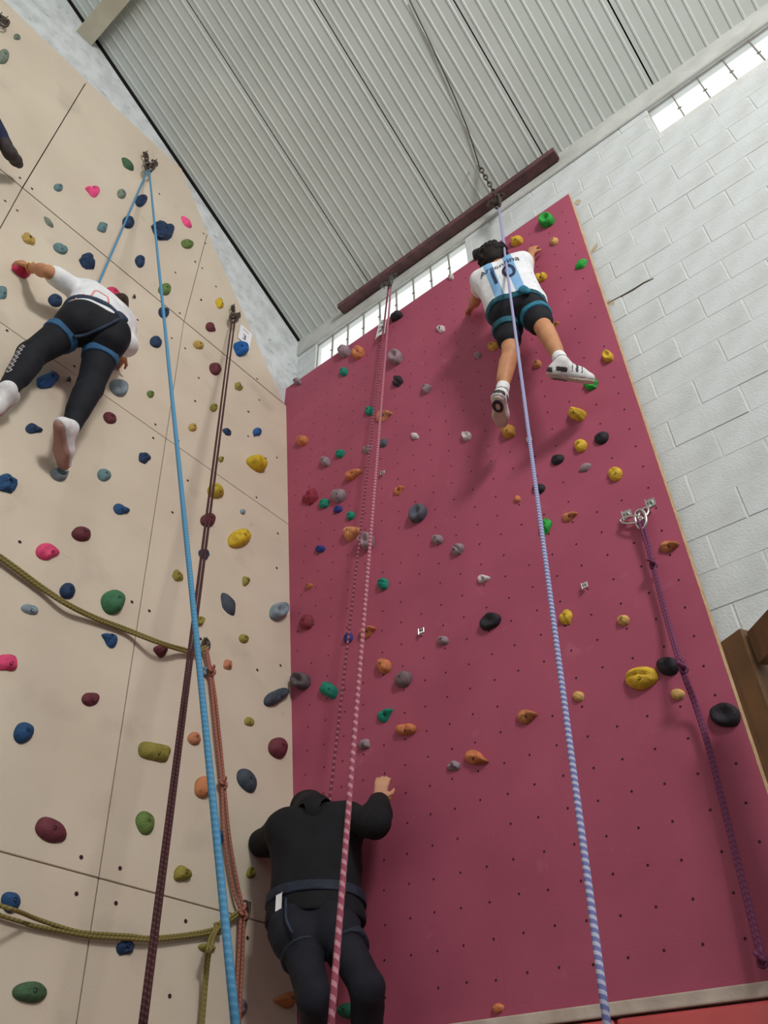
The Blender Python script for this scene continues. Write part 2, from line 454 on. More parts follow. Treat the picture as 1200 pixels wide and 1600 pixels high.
HOLES_L = [('U', -2.805, 7.015), ('U', -2.706, 7.007), ('L', -2.812, 6.629), ('L', -2.722, 6.631), ('U', -1.327, 8.265), ('U', -1.283, 8.155), ('U', -1.836, 8.248), ('U', -1.482, 7.422), ('U', -1.253, 7.775), ('U', -1.332, 7.776), ('U', -1.076, 7.695), ('U', -1.187, 7.356), ('U', -1.345, 6.991), ('L', -1.687, 6.477), ('L', -1.376, 6.587), ('L', -1.242, 6.594), ('L', -1.672, 6.031), ('L', -1.081, 6.358), ('L', -1.089, 6.051), ('L', -1.39, 5.495), ('L', -1.389, 5.352), ('L', -1.19, 5.498), ('L', -1.074, 5.175), ('L', -2.033, 5.503), ('L', -2.474, 5.402), ('L', -0.546, 6.11), ('L', -0.555, 6.421), ('U', -1.334, 7.781), ('U', -1.253, 7.775), ('U', -1.186, 7.363), ('U', -0.469, 6.972), ('L', -0.434, 6.7), ('L', -1.081, 6.358), ('L', -0.551, 6.426), ('L', -0.221, 6.118), ('L', -0.44, 5.48), ('L', -1.091, 6.049), ('L', -0.479, 6.169), ('L', -2.03, 3.981), ('L', -1.163, 4.806), ('L', -1.348, 3.978), ('L', -1.23, 3.98), ('L', -0.857, 3.974), ('L', -0.215, 5.258), ('L', -0.228, 4.906), ('L', -0.196, 4.093), ('L', -0.4, 3.966), ('L', -1.391, 2.59), ('L', -1.194, 2.59), ('L', -1.384, 2.445), ('L', -1.191, 2.447), ('L', -0.433, 2.439), ('L', -0.813, 2.445), ('L', -0.868, 2.143)]
V = []; F = []
for (w, y, z) in HOLES_L:
    m = M_LOC @ wall_frame(w, y, z); b = len(V)
    for k in range(7): V.append(m @ Vector((.010 * math.cos(2 * PI * k / 7), .010 * math.sin(2 * PI * k / 7), .0012)))
    F.append(tuple(b + k for k in range(7)))
tag(link('bolt_hole', mesh_data('bolt_holes', V, F, M_HOLE, False), beige), kind='stuff')

# ------------------------------------------------------------ padding at the foot of the red wall, ledge, wooden frame
M_PAD = noise_mat('red_vinyl', (206, 92, 92), (188, 78, 80), 3, .45, .1, 20, spec=.4)
pad = tag(empty('wall_padding', Matrix.Translation((-1.4, -.06, 0))), 'bright red vinyl padding along the foot of the red climbing wall', 'padding')
for i in range(3):
    link('pad', mesh_data('pad', *bevel_box(-.98 + i * .77, -.98 + (i + 1) * .77 - .006, -.07, .05, 0.02, 1.985, .02, 2), M_PAD, True), pad)
M_LEDGE = noise_mat('scuffed_white_paint', (206, 190, 178), (176, 156, 146), 8, .6, .1)
tag(link('ledge', mesh_data('ledge', *bevel_box(-2.44, -.26, -.135, -.08, 1.99, 2.035, .006, 2), M_LEDGE, False)), 'scuffed white ledge between the red climbing wall and the padding', 'ledge')

M_WOOD = noise_mat('varnished_brown_wood', (128, 92, 58), (96, 66, 40), 4, .5, .1, 40, spec=.35)
add_layer(M_WOOD, (66, 44, 28), 3, .5, .8, .7, (14, 14, .6))
wf = tag(empty('wooden_frame', Matrix.Translation((.06, -.36, 0)) @ Matrix.Rotation(math.radians(-28), 4, 'Z')), 'brown wooden post with a rail, standing at the right edge of the red wall', 'frame')
link('post', mesh_data('post', *bevel_box(-.055, .055, -.055, .055, 0, 3.12, .006, 2), M_WOOD, False), wf)
rd = Vector((0.7339, -0.6792, -0.0000))
rl = wf.matrix_world.inverted().to_3x3() @ rd
ang = math.atan2(rl.y, rl.x)
v, f = bevel_box(.02, 2.2, -.022, .022, -.07, .07, .004, 1)
Rz = Matrix.Rotation(ang, 3, 'Z')
v = [Rz @ Vector(p) + Vector((.05 * math.cos(ang), .05 * math.sin(ang), 3.03)) for p in v]
link('rail', mesh_data('rail', v, f, M_WOOD, False), wf)
link('far_post', mesh_data('far_post', *bevel_box(-.05, .05, -.05, .05, 0, 3.1, .006, 2), M_WOOD, False), wf).location = Rz @ Vector((2.25, 0, 0))

# ------------------------------------------------------------ climbing holds
HC = dict(navy=(34, 58, 92), navyblue=(36, 78, 122), blue=(22, 98, 172), bluemid=(40, 92, 150), dkgreen=(70, 102, 72), green=(62, 118, 82), olivegreen=(104, 128, 66),
          olive=(148, 138, 62), yellow=(214, 180, 44), yellowolive=(188, 168, 56), ochre=(186, 156, 82), gray=(134, 150, 160), tealgray=(104, 136, 140), graygreen=(124, 136, 122),
          dkred=(104, 46, 56), maroon=(112, 52, 62), pink=(250, 88, 146), pinkmid=(226, 74, 120), crimson=(214, 58, 98), charcoal=(68, 76, 88), tan=(190, 124, 92), orangetan=(198, 128, 84),
          grayviolet=(136, 122, 132), lilac=(158, 134, 144), orange=(214, 130, 84), teal=(26, 140, 116), black=(44, 40, 48), pblue=(48, 62, 140), crimsondk=(150, 44, 66), graydk=(92, 92, 106),
          graydk2=(96, 86, 92), graypur=(128, 106, 112), maroonp=(140, 52, 66), bgreen=(46, 168, 66), pyellow=(226, 184, 56), yelpale=(222, 178, 108), ptan=(206, 136, 100), orangepale=(222, 148, 100),
          white=(222, 206, 210), ochrep=(204, 150, 70), tealdk=(34, 96, 74))
HM = {}
for k, c in HC.items():
    d = tuple(int(x * .72) for x in c)
    HM[k] = noise_mat('hold_' + k, c, d, 22, .62, .5, 160, spec=.3, lo=.42, hi=.78)
    add_layer(HM[k], tuple(int(x * .5 + 110) for x in c), 30, .68, .8, .35, seed=2.5)
M_SOCKET = new_mat('bolt_socket', (26, 24, 26), .5, .4)

def outline(kind, t, rnd):
    c, s = math.cos(t), math.sin(t)
    if kind == 'leaf': return 1.0 / (abs(c) ** 1.45 + abs(s) ** 1.45) ** (1 / 1.45) * 1.03
    if kind == 'box': return min(1.25, 1.0 / (abs(c) ** 4 + abs(s) ** 4) ** .25)
    if kind in ('pear', 'cup'):
        return (1.0 / (c * c + (s / (.80 - .28 * c)) ** 2) ** .5)
    if kind == 'tri':
        return .84 + .13 * math.cos(3 * t) + .03 * math.cos(6 * t)
    if kind == 'horn': return 1.0 / (c * c + (s / max(.30, (.78 - .42 * c))) ** 2) ** .5
    if kind == 'lobes': return .90 + .14 * math.cos(2 * t) - .05 * math.cos(t)
    return 1.0

def hold_mesh(A, h, kind, seed):
    rnd = random.Random(seed)
    flat = kind == 'chunk'
    nt, nr = (13, 4) if flat else (24, 8)
    ph = [rnd.uniform(0, 6.28) for _ in range(8)]
    amp = .10 if flat else .045
    V = []; F = []
    upl = Vector((0, 1))
    def wob(t, r):
        return 1 + amp * (math.sin(2 * t + ph[0]) + .7 * math.sin(3 * t + ph[1]) + (.8 * math.sin(5 * t + ph[2]) if flat else .3 * math.sin(5 * t + ph[2])))
    def height(r, t, x, y):
        z = max(0.0, 1 - r ** 2.4) ** .55
        c = math.cos(t)
        if kind == 'disc': z = min(1, 1.25 * max(0, 1 - r ** 4) ** .5) - .45 * math.exp(-(r / .38) ** 2)
        elif kind == 'leaf': z *= .85 - .25 * abs(math.sin(t)) * r
        elif kind == 'horn': z *= .62 + .55 * r * max(0, c) + .1 * math.cos(2 * t)
        elif kind in ('pear',): z *= .9 - .35 * r * c
        elif kind == 'cup': z = z * (.9 - .3 * r * c) - .55 * math.exp(-(((r * c + .30) / .34) ** 2 + ((r * math.sin(t)) / .5) ** 2)) * .6
        elif kind == 'lobes': z *= .55 + .5 * abs(r * c)
        elif kind == 'slit': z -= .42 * math.exp(-((r * math.sin(t) + .12 - .22 * (r * c) ** 2) / .11) ** 2) * max(0, 1 - r ** 4)
        elif kind == 'ring': z = .95 * math.exp(-((r - .68) / .24) ** 2) * (1 if abs(((t + PI / 2) % (2 * PI)) - PI) < 2.3 else .45)
        elif flat: z *= .8 + .35 * math.sin(3 * t + ph[3]) * r + .3 * math.sin(7 * r + ph[4]) * .4
        if not flat and kind != 'ring': z *= 1 + .10 * math.sin(2 * t + ph[5]) * r + .06 * math.sin(4 * t + ph[6]) * r
        return max(z, 0.0)
    V.append((0, 0, h * height(0, 0, 0, 0)))
    for i in range(1, nr + 1):
        r = math.sin(i / nr * PI / 2) if not kind == 'ring' else i / nr
        for k in range(nt):
            t = 2 * PI * k / nt + (ph[7] * .1 * i if flat else 0)
            R = outline(kind, t, rnd) * wob(t, r)
            ux, uy = R * r * math.cos(t), R * r * math.sin(t)
            x = A[0] * ux + A[1] * uy; y = A[2] * ux + A[3] * uy
            V.append((x, y, h * height(r, t, x, y)))
    b = len(V)
    for k in range(nt):
        x, y, z = V[1 + (nr - 1) * nt + k]
        V[1 + (nr - 1) * nt + k] = (x, y, max(z, .004))
        V.append((x * .97, y * .97, -.004))
    for k in range(nt):
        F.append((0, 1 + k, 1 + (k + 1) % nt))
    for i in range(nr):
        for k in range(nt):
            k2 = (k + 1) % nt
            F.append((1 + i * nt + k, 1 + (i + 1) * nt + k, 1 + (i + 1) * nt + k2, 1 + i * nt + k2))
    det = A[0] * A[3] - A[1] * A[2]
    if det < 0: F = [tuple(reversed(q)) for q in F]
    return V, F, flat

sock = mesh_data('bolt', [(.9 * math.cos(a * PI / 4), .9 * math.sin(a * PI / 4), 0) for a in range(8)] + [(.9 * math.cos(a * PI / 4), .9 * math.sin(a * PI / 4), -1) for a in range(8)] + [(.45 * math.cos(a * PI / 4), .45 * math.sin(a * PI / 4), -.5) for a in range(8)],
                 [(a, (a + 1) % 8, 16 + (a + 1) % 8, 16 + a) for a in range(8)] + [tuple(16 + a for a in range(8))] + [(8 + a, 8 + (a + 1) % 8, (a + 1) % 8, a) for a in range(8)], M_SOCKET, False)

HOLDS = [
    ('U', -2.180, 8.247, (0.0597, -0.0139, -0.0126, -0.0734), 0.041, 'leaf', 'dkgreen', 'dark green leaf-shaped hold just left of the topmost beige-wall anchor'),
    ('U', -2.342, 7.532, (-0.0555, -0.0055, -0.0402, 0.0916), 0.043, 'horn', 'pink', 'hot pink pointed hold, highest pink hold at the top of the beige wall'),
    ('U', -2.562, 7.244, (0.0262, 0.0135, 0.0390, -0.0426), 0.024, 'dome', 'tealgray', 'small blue-grey hold just left of the highest pink hold'),
    ('U', -2.130, 7.798, (0.0363, -0.0096, 0.0021, -0.0703), 0.030, 'dome', 'graygreen', 'small grey-green round hold below the dark green leaf-shaped hold'),
    ('U', -1.963, 7.934, (0.0400, -0.0261, -0.0126, -0.1105), 0.040, 'dome', 'navy', 'navy hold between the two blue-grey rope strands, directly under the top anchor'),
    ('U', -1.996, 7.523, (0.0493, -0.0093, 0.0095, -0.0841), 0.046, 'dome', 'navy', 'dark navy hold on the slanting rope strand above the white-shirted climber'),
    ('U', -2.163, 7.219, (0.0351, 0.0027, 0.0230, -0.0626), 0.028, 'box', 'tealgray', 'small teal-grey squarish hold left of the slanting rope strand'),
    ('U', -1.703, 7.794, (0.0907, -0.0159, 0.0348, -0.1646), 0.071, 'chunk', 'navy', 'largest navy lumpy hold near the top, just right of the blue rope'),
    ('U', -1.518, 8.199, (0.0576, -0.0171, -0.0124, -0.0653), 0.038, 'leaf', 'pink', 'bright pink oval hold near the slanted top edge of the beige panel'),
    ('U', -1.453, 7.912, (0.0562, 0.0059, 0.0545, -0.0696), 0.038, 'dome', 'olivegreen', 'olive green hold directly below the bright pink oval hold'),
    ('L', -2.515, 6.783, (0.0417, -0.0074, -0.0185, -0.0383), 0.025, 'leaf', 'graygreen', 'narrow grey-green sliver hold above the long panel joint, far upper left'),
    ('L', -2.584, 6.413, (0.0499, -0.0037, 0.0055, -0.0565), 0.032, 'chunk', 'ochre', 'mottled ochre hold at the upper left above the crimson handhold'),
    ('L', -2.372, 6.584, (0.0481, -0.0042, 0.0146, -0.0816), 0.045, 'lobes', 'tealgray', "grey-blue two-lobed hold above the white-shirted climber's raised arm"),
    ('U', -3.333, 8.546, (0.0253, 0.0076, 0.0272, -0.0529), 0.023, 'tri', 'graygreen', 'small grey triangular hold at the top left corner of the beige wall'),
    ('U', -3.322, 8.150, (0.0338, 0.0165, 0.0342, -0.1138), 0.039, 'dome', 'graygreen', 'grey-green oval hold at the far top left beside the out-of-frame climber'),
    ('L', -2.174, 6.679, (0.0610, -0.0108, 0.0070, -0.0951), 0.065, 'chunk', 'navy', "rugged navy hold right of the climber's raised sleeve, below the long joint"),
    ('U', -1.798, 7.195, (0.0384, 0.0172, 0.0471, -0.0665), 0.034, 'dome', 'navy', 'navy round hold left of the blue rope, above the long panel joint'),
    ('L', -2.584, 5.700, (0.0189, 0.0164, 0.0244, -0.0590), 0.023, 'box', 'tealgray', 'teal-grey block hold at the left frame edge under the crimson handhold'),
    ('L', -2.283, 5.991, (0.0467, -0.0084, 0.0028, -0.0727), 0.034, 'dome', 'navy', "navy oval hold under the climber's raised forearm, beside her waist"),
    ('L', -1.930, 6.544, (0.0611, -0.0051, 0.0271, -0.0757), 0.040, 'dome', 'crimson', "magenta hold showing behind the white-shirted climber's right shoulder"),
    ('U', -1.530, 7.112, (0.0479, -0.0203, -0.0004, -0.0923), 0.039, 'dome', 'olivegreen', 'green oval hold right of the blue rope, above the long panel joint'),
    ('L', -1.489, 6.824, (0.0450, -0.0143, 0.0136, -0.0872), 0.036, 'dome', 'navy', 'navy hold behind the blue rope, just below the long panel joint'),
    ('U', -1.005, 7.512, (0.0288, 0.0286, 0.0492, -0.0405), 0.030, 'box', 'yellow', 'small yellow hold left of the anchor of the dark red rope'),
    ('L', -1.507, 6.379, (0.0495, -0.0062, 0.0268, -0.0795), 0.036, 'dome', 'navy', "navy hold left of the blue rope, level with the climber's hips"),
    ('U', -1.035, 7.118, (0.0529, -0.0134, 0.0143, -0.0755), 0.036, 'pear', 'dkred', 'dark red hold left of the top of the dark red rope, above the joint'),
    ('L', -1.126, 6.769, (0.0536, -0.0069, 0.0299, -0.0595), 0.033, 'dome', 'ochre', 'ochre half-round hold just under the long joint beside the dark red rope'),
    ('U', -0.704, 7.142, (-0.0160, -0.0897, -0.0971, -0.0228), 0.091, 'cup', 'blue', 'bright blue cup-shaped hold overlapping the white paper tag'),
    ('L', -0.934, 6.632, (0.0559, -0.0266, 0.0057, -0.0931), 0.042, 'dome', 'dkred', 'dark red oval hold on the dark red rope, below the long joint'),
    ('L', -0.675, 6.650, (0.0458, -0.0105, 0.0231, -0.0606), 0.030, 'chunk', 'olive', 'small olive hold right of the dark red rope, near the wall corner top'),
    ('L', -0.913, 6.135, (0.0332, -0.0156, 0.0066, -0.0596), 0.026, 'dome', 'olive', 'small olive hold behind the dark red rope, upper half of the wall'),
    ('L', -1.087, 5.734, (0.0302, -0.0188, -0.0041, -0.0528), 0.024, 'dome', 'ochre', 'small ochre hold midway between blue rope and dark red rope, upper half'),
    ('L', -0.765, 5.969, (0.0373, -0.0164, 0.0011, -0.0486), 0.025, 'chunk', 'navy', 'tiny navy hold right beside the dark red rope, above the yellow pear hold'),
    ('L', -0.452, 6.245, (0.0359, -0.0292, -0.0034, -0.0693), 0.030, 'dome', 'bluemid', 'small royal blue hold above the large bright yellow pear hold'),
    ('L', -0.806, 5.613, (0.0258, 0.0028, 0.0203, -0.0294), 0.020, 'dome', 'olive', 'tiny olive round hold left of the large bright yellow pear hold'),
    ('L', -0.456, 5.862, (0.0317, 0.1085, 0.1079, 0.0172), 0.092, 'pear', 'yellow', 'large bright yellow pear-shaped hold near the corner of the walls'),
    ('L', -1.430, 5.115, (0.0433, -0.0123, 0.0037, -0.0557), 0.029, 'chunk', 'navy', "navy jagged hold left of the blue rope, right of the climber's foot"),
    ('L', -1.674, 4.756, (0.0426, -0.0105, 0.0019, -0.0542), 0.028, 'dome', 'tealgray', 'teal-grey oval hold right of the grey foothold'),
    ('L', -1.722, 5.257, (0.0461, -0.0064, 0.0112, -0.0555), 0.029, 'dome', 'dkred', "dark red hold right of the climber's lower leg"),
    ('L', -1.470, 5.761, (0.0265, 0.0061, 0.0254, -0.0385), 0.020, 'dome', 'olivegreen', 'small green hold left of the blue rope, right of the grey disc'),
    ('L', -1.711, 5.589, (0.0663, -0.0102, 0.0201, -0.0879), 0.035, 'disc', 'gray', "grey-blue flat disc hold with a central bolt, right of the climber's thigh"),
    ('L', -2.161, 5.214, (0.0319, -0.0466, -0.0379, -0.0937), 0.066, 'chunk', 'bluemid', "blue blocky jug hold between the climber's spread legs"),
    ('L', -2.142, 4.771, (0.0469, 0.0028, 0.0213, -0.0491), 0.028, 'horn', 'navy', "dark navy beaked hold below the climber's raised leg"),
    ('L', -1.935, 4.556, (0.0499, 0.0020, 0.0186, -0.0508), 0.042, 'ring', 'gray', "grey crescent foothold under the climber's lower white shoe"),
    ('L', -2.185, 4.287, (0.0383, 0.0311, 0.0543, -0.0439), 0.048, 'chunk', 'navyblue', 'big deep blue lumpy hold at the left edge, left of the grey foothold'),
    ('L', -2.544, 6.034, (0.0544, -0.0076, -0.0062, -0.0659), 0.061, 'box', 'crimson', 'crimson handhold gripped by the white-shirted climber'),
    ('L', -0.830, 5.243, (0.0741, -0.0157, 0.0217, -0.0890), 0.067, 'pear', 'yellowolive', 'plump olive-yellow hold right of the dark red rope, left of the big crescent yellow one'),
    ('L', -1.518, 4.573, (0.0511, -0.0017, 0.0181, -0.0523), 0.036, 'horn', 'navyblue', 'blue hold left of the blue rope, below the teal-grey oval hold'),
    ('L', -1.727, 4.235, (0.0562, -0.0022, 0.0136, -0.0509), 0.038, 'dome', 'dkred', 'dark red oval hold up and right of the hot pink square hold'),
    ('L', -1.878, 4.009, (0.0606, 0.0103, 0.0304, -0.0614), 0.045, 'cup', 'pinkmid', 'hot pink squarish hold above the upper olive rope'),
    ('L', -1.729, 3.835, (0.0368, -0.0179, -0.0117, -0.0493), 0.037, 'dome', 'navy', 'dark navy egg-shaped hold resting on the upper olive rope'),
    ('L', -1.466, 3.909, (0.0560, -0.0424, -0.0330, -0.0733), 0.062, 'dome', 'green', 'large green egg-shaped hold above the upper olive rope'),
    ('L', -1.887, 3.633, (0.0434, 0.0008, 0.0089, -0.0346), 0.027, 'lobes', 'gray', 'grey bow-shaped hold below the upper olive rope, left edge area'),
    ('L', -1.445, 3.680, (-0.0481, 0.0144, 0.0049, 0.0501), 0.035, 'horn', 'navyblue', 'navy blue beaked hold just under the upper olive rope'),
    ('L', -1.124, 3.762, (0.0336, 0.0350, 0.0489, -0.0208), 0.041, 'tri', 'dkred', 'dark red hold with the upper olive rope passing over it'),
    ('L', -1.925, 3.314, (0.0428, 0.0108, 0.0193, -0.0391), 0.030, 'box', 'pinkmid', 'deep pink square hold at the left frame edge'),
    ('L', -1.485, 3.310, (0.0443, 0.0091, 0.0178, -0.0435), 0.032, 'lobes', 'dkred', 'dark red heart-shaped hold in the middle of the lower beige panel'),
    ('L', -1.772, 3.025, (0.0279, 0.0351, 0.0433, -0.0224), 0.038, 'dome', 'navyblue', 'deep blue bean-shaped hold at the left, above the maroon hold'),
    ('L', -0.880, 4.931, (0.0416, -0.0413, -0.0223, -0.0717), 0.044, 'dome', 'dkred', 'dark red hold directly behind the dark red rope, middle height'),
    ('L', -0.887, 4.621, (0.0343, -0.0259, -0.0189, -0.0422), 0.026, 'chunk', 'navy', 'small jagged navy hold between blue rope and dark red rope'),
    ('L', -0.599, 4.947, (0.0413, -0.0908, -0.0418, -0.1165), 0.065, 'dome', 'yellow', 'large yellow half-moon hold left of the wall corner'),
    ('L', -1.069, 4.330, (0.0364, -0.0178, -0.0048, -0.0454), 0.024, 'chunk', 'olive', 'small olive hold touching the blue rope on its left side'),
    ('L', -0.523, 4.610, (0.0389, 0.0026, 0.0222, -0.0457), 0.025, 'tri', 'olive', 'small olive hold above the slate-grey leaf hold'),
    ('L', -0.664, 4.338, (0.0523, -0.0447, -0.0579, -0.0484), 0.043, 'leaf', 'charcoal', 'slate-grey leaf-shaped hold on the beige wall, mid height'),
    ('L', -0.884, 4.086, (0.0340, 0.0038, 0.0168, -0.0308), 0.028, 'disc', 'olive', 'small olive ring hold just right of the blue rope'),
    ('L', -0.524, 4.140, (0.0387, 0.0021, 0.0185, -0.0330), 0.026, 'dome', 'olive', "small olive round hold right of the brown rope's top bolt"),
    ('L', -0.642, 3.893, (0.0314, -0.0039, 0.0089, -0.0350), 0.020, 'box', 'tan', "small tan hold right of the brown rope's first knot"),
    ('L', -0.827, 3.759, (0.0327, -0.0147, -0.0068, -0.0304), 0.028, 'disc', 'gray', 'small grey-violet holed hold between blue rope and brown rope'),
    ('L', -0.457, 3.586, (0.0351, -0.0136, 0.0025, -0.0403), 0.022, 'lobes', 'olive', 'small olive hold below the slate double hold of the corner'),
    ('L', -0.849, 3.335, (0.0355, 0.0241, 0.0320, -0.0237), 0.028, 'dome', 'tan', 'tan round hold left of the blue rope, above the orange-tan one'),
    ('L', -1.088, 3.176, (0.0903, -0.0045, 0.0139, -0.0490), 0.038, 'box', 'olive', 'long olive rectangular hold left of the dark red rope'),
    ('L', -0.574, 5.230, (0.0236, -0.0098, 0.0015, -0.0287), 0.020, 'dome', 'gray', 'tiny grey hold above the large yellow half-moon hold'),
    ('L', -1.554, 2.660, (0.0170, 0.0685, 0.0487, -0.0158), 0.035, 'dome', 'maroon', 'large maroon hold on the lower left beige panel'),
    ('L', -1.094, 2.818, (0.0134, -0.0513, -0.0507, -0.0176), 0.031, 'dome', 'olivegreen', 'green round hold left of the dark red rope, lower panel'),
    ('L', -0.859, 2.640, (0.0543, -0.0132, -0.0039, -0.0423), 0.040, 'tri', 'olive', 'olive triangular hold between dark red rope and blue rope, low down'),
    ('L', -1.659, 2.358, (0.0384, 0.0096, 0.0071, -0.0351), 0.035, 'dome', 'navyblue', 'blue ball-shaped hold with the lower olive rope in front of it'),
    ('L', -1.119, 2.289, (0.0428, 0.0052, 0.0065, -0.0307), 0.030, 'chunk', 'navy', 'dark navy angular hold hanging just under the lower olive rope'),
    ('L', -1.506, 2.077, (0.0670, 0.0114, 0.0121, -0.0338), 0.034, 'dome', 'dkgreen', 'large dark green oval hold at the bottom left of the wall'),
    ('L', -0.766, 3.092, (0.0533, -0.0292, -0.0093, -0.0594), 0.048, 'dome', 'orangetan', 'orange-tan hold behind the blue rope, beside the brown rope'),
    ('L', -0.647, 2.864, (0.0281, 0.0036, 0.0068, -0.0409), 0.024, 'dome', 'bluemid', 'small blue oval hold between blue rope and brown rope'),
    ('L', -0.468, 3.223, (0.0585, -0.0472, -0.0459, -0.0420), 0.040, 'dome', 'charcoal', 'dark slate triangular hold right of the brown rope, near the wall corner'),
    ('L', -0.681, 2.356, (0.0455, -0.0007, 0.0039, -0.0226), 0.030, 'lobes', 'olive', 'olive knob hold under the tail of the lower olive rope'),
    ('L', -0.423, 2.744, (0.0270, -0.0087, 0.0005, -0.0293), 0.020, 'ring', 'olive', 'small pale olive ring hold left of the black-clad climber'),
    ('L', -0.475, 2.146, (0.0401, 0.0021, 0.0039, -0.0349), 0.036, 'dome', 'grayviolet', 'grey-violet round hold at the bottom where the brown rope ends'),
    ('L', -0.223, 4.512, (0.0370, -0.0770, -0.0377, -0.0813), 0.054, 'disc', 'gray', 'grey mottled hold on the beige wall right at the corner, mid height'),
    ('L', -0.239, 3.843, (0.0932, 0.0377, 0.0833, -0.0382), 0.068, 'lobes', 'charcoal', 'dark slate double hold on the beige side of the wall corner'),
    ('L', -0.229, 3.500, (0.0771, 0.0012, 0.0262, -0.0655), 0.051, 'dome', 'maroon', 'maroon hold on the beige wall at the corner, above the black-clad climber'),
    ('L', -0.177, 2.211, (0.0201, -0.0840, -0.0332, -0.0289), 0.047, 'tri', 'orangetan', "brown-orange hold beside the black-clad climber's left leg"),
    ('P', -2.329, 7.130, (0.0671, -0.0034, -0.0483, -0.0776), 0.074, 'dome', 'lilac', 'lilac-grey knob hold on the top edge of the red wall under the window'),
    ('P', -2.166, 6.983, (0.0493, 0.0575, 0.0306, -0.1035), 0.083, 'lobes', 'orange', 'orange double-lobed hold on the top edge under the window'),
    ('P', -2.333, 6.856, (0.0387, 0.0297, 0.0090, -0.0631), 0.038, 'dome', 'teal', 'teal oval hold highest on the left of the red wall'),
    ('P', -2.906, 7.167, (0.0135, 0.0590, 0.0358, -0.0646), 0.047, 'tri', 'lilac', 'lilac hold at the top left corner of the red wall'),
    ('P', -1.743, 7.122, (0.0606, 0.0103, -0.0041, -0.0451), 0.056, 'box', 'black', 'black bar hold on the top edge right of the number tag'),
    ('P', -1.760, 6.579, (0.0530, 0.0374, 0.0131, -0.0907), 0.062, 'disc', 'lilac', 'lilac-grey cupped hold below the number tag'),
    ('P', -1.753, 6.285, (0.0459, 0.0202, -0.0011, -0.0650), 0.046, 'chunk', 'black', 'black nugget hold right of the pink dotted rope'),
    ('P', -1.320, 6.583, (0.0271, 0.0256, 0.0172, -0.0552), 0.026, 'chunk', 'white', 'pale pinkish hold alone below the right end of the window'),
    ('P', -1.489, 5.996, (0.0451, 0.0160, -0.0001, -0.0556), 0.043, 'tri', 'lilac', 'lilac hold right of the black nugget hold'),
    ('P', -2.042, 6.148, (0.0373, 0.0273, 0.0099, -0.0572), 0.035, 'dome', 'teal', 'teal oval hold directly left of the pink dotted rope'),
    ('P', -1.897, 5.996, (0.0836, 0.0143, -0.0310, -0.0819), 0.047, 'horn', 'ptan', 'flat tan wedge hold behind the upper pink dotted rope'),
    ('P', -2.774, 6.297, (0.0616, 0.0238, -0.0070, -0.0645), 0.053, 'dome', 'orange', 'orange hold beside the wall corner, upper half'),
    ('P', -2.492, 5.873, (0.0356, 0.0374, 0.0101, -0.0669), 0.044, 'dome', 'lilac', 'small lilac hold left of the small teal oval near the corner'),
    ('P', -2.340, 5.865, (0.0374, 0.0272, 0.0106, -0.0504), 0.034, 'dome', 'teal', 'teal oval hold up and left of the curved orange ledge'),
    ('P', -2.061, 5.734, (0.0120, -0.0523, -0.0453, 0.0119), 0.028, 'chunk', 'lilac', 'lilac knobbly hold left of the pink dotted rope strands'),
    ('P', -1.910, 5.702, (0.0418, 0.0226, 0.0123, -0.0463), 0.034, 'leaf', 'graydk', 'dark grey pointed hold right of the pink dotted rope strands'),
    ('P', -1.620, 5.584, (0.0154, 0.0342, 0.0181, -0.0465), 0.026, 'leaf', 'white', 'white small pointed hold between grey leaf and white crescent'),
    ('P', -2.184, 5.546, (0.0784, 0.0160, -0.0033, -0.0505), 0.063, 'cup', 'orange', 'curved orange ledge hold above the grooved grey hold'),
    ('P', -2.635, 5.581, (0.0681, 0.0509, 0.0196, -0.0834), 0.048, 'chunk', 'crimsondk', 'crimson gnarled hold beside the corner, left of the grooved grey hold'),
    ('P', -2.333, 5.416, (0.0589, 0.0383, 0.0187, -0.0673), 0.058, 'slit', 'lilac', 'grooved grey hold in the cluster beside the corner'),
    ('P', -2.483, 5.426, (0.0518, 0.0197, -0.0037, -0.0504), 0.036, 'dome', 'teal', 'teal oval hold touching the grooved grey hold'),
    ('P', -2.340, 5.290, (0.0403, 0.0118, -0.0066, -0.0376), 0.027, 'dome', 'pblue', 'small dark blue hold directly below the grooved grey hold'),
    ('P', -1.773, 5.151, (0.0449, 0.0146, 0.0032, -0.0399), 0.036, 'horn', 'orange', 'small orange ledge hold up and left of the grey disc'),
    ('P', -1.617, 4.847, (0.0540, 0.0404, 0.0358, -0.0606), 0.049, 'disc', 'graydk', 'slate grey disc hold in the middle of the red wall'),
    ('P', -2.212, 5.158, (0.0340, 0.0223, 0.0108, -0.0384), 0.028, 'dome', 'teal', 'teal oval hold above the folded tan hold'),
    ('P', -2.197, 4.989, (0.0871, 0.0234, -0.0122, -0.0758), 0.057, 'tri', 'orangepale', 'pale orange folded hold left of the pink dotted rope'),
    ('P', -2.499, 5.002, (0.0454, 0.0075, -0.0143, -0.0376), 0.028, 'dome', 'pblue', 'small blue oval hold below the cluster beside the corner'),
    ('P', -2.055, 4.841, (0.0535, 0.0441, 0.0180, -0.0755), 0.058, 'disc', 'lilac', 'lilac-grey hold with a pocket, behind the pink dotted rope'),
    ('P', -1.485, 4.564, (0.0325, 0.0222, 0.0114, -0.0432), 0.034, 'dome', 'lilac', 'lilac round hold right below the slate grey disc'),
    ('P', -1.921, 4.429, (0.0451, -0.0018, -0.0195, -0.0432), 0.037, 'slit', 'teal', 'teal round hold alone right of the pink dotted rope'),
    ('P', -2.585, 4.716, (0.0361, 0.0110, -0.0034, -0.0298), 0.027, 'tri', 'orange', 'small reddish orange hold near the corner above the maroon one'),
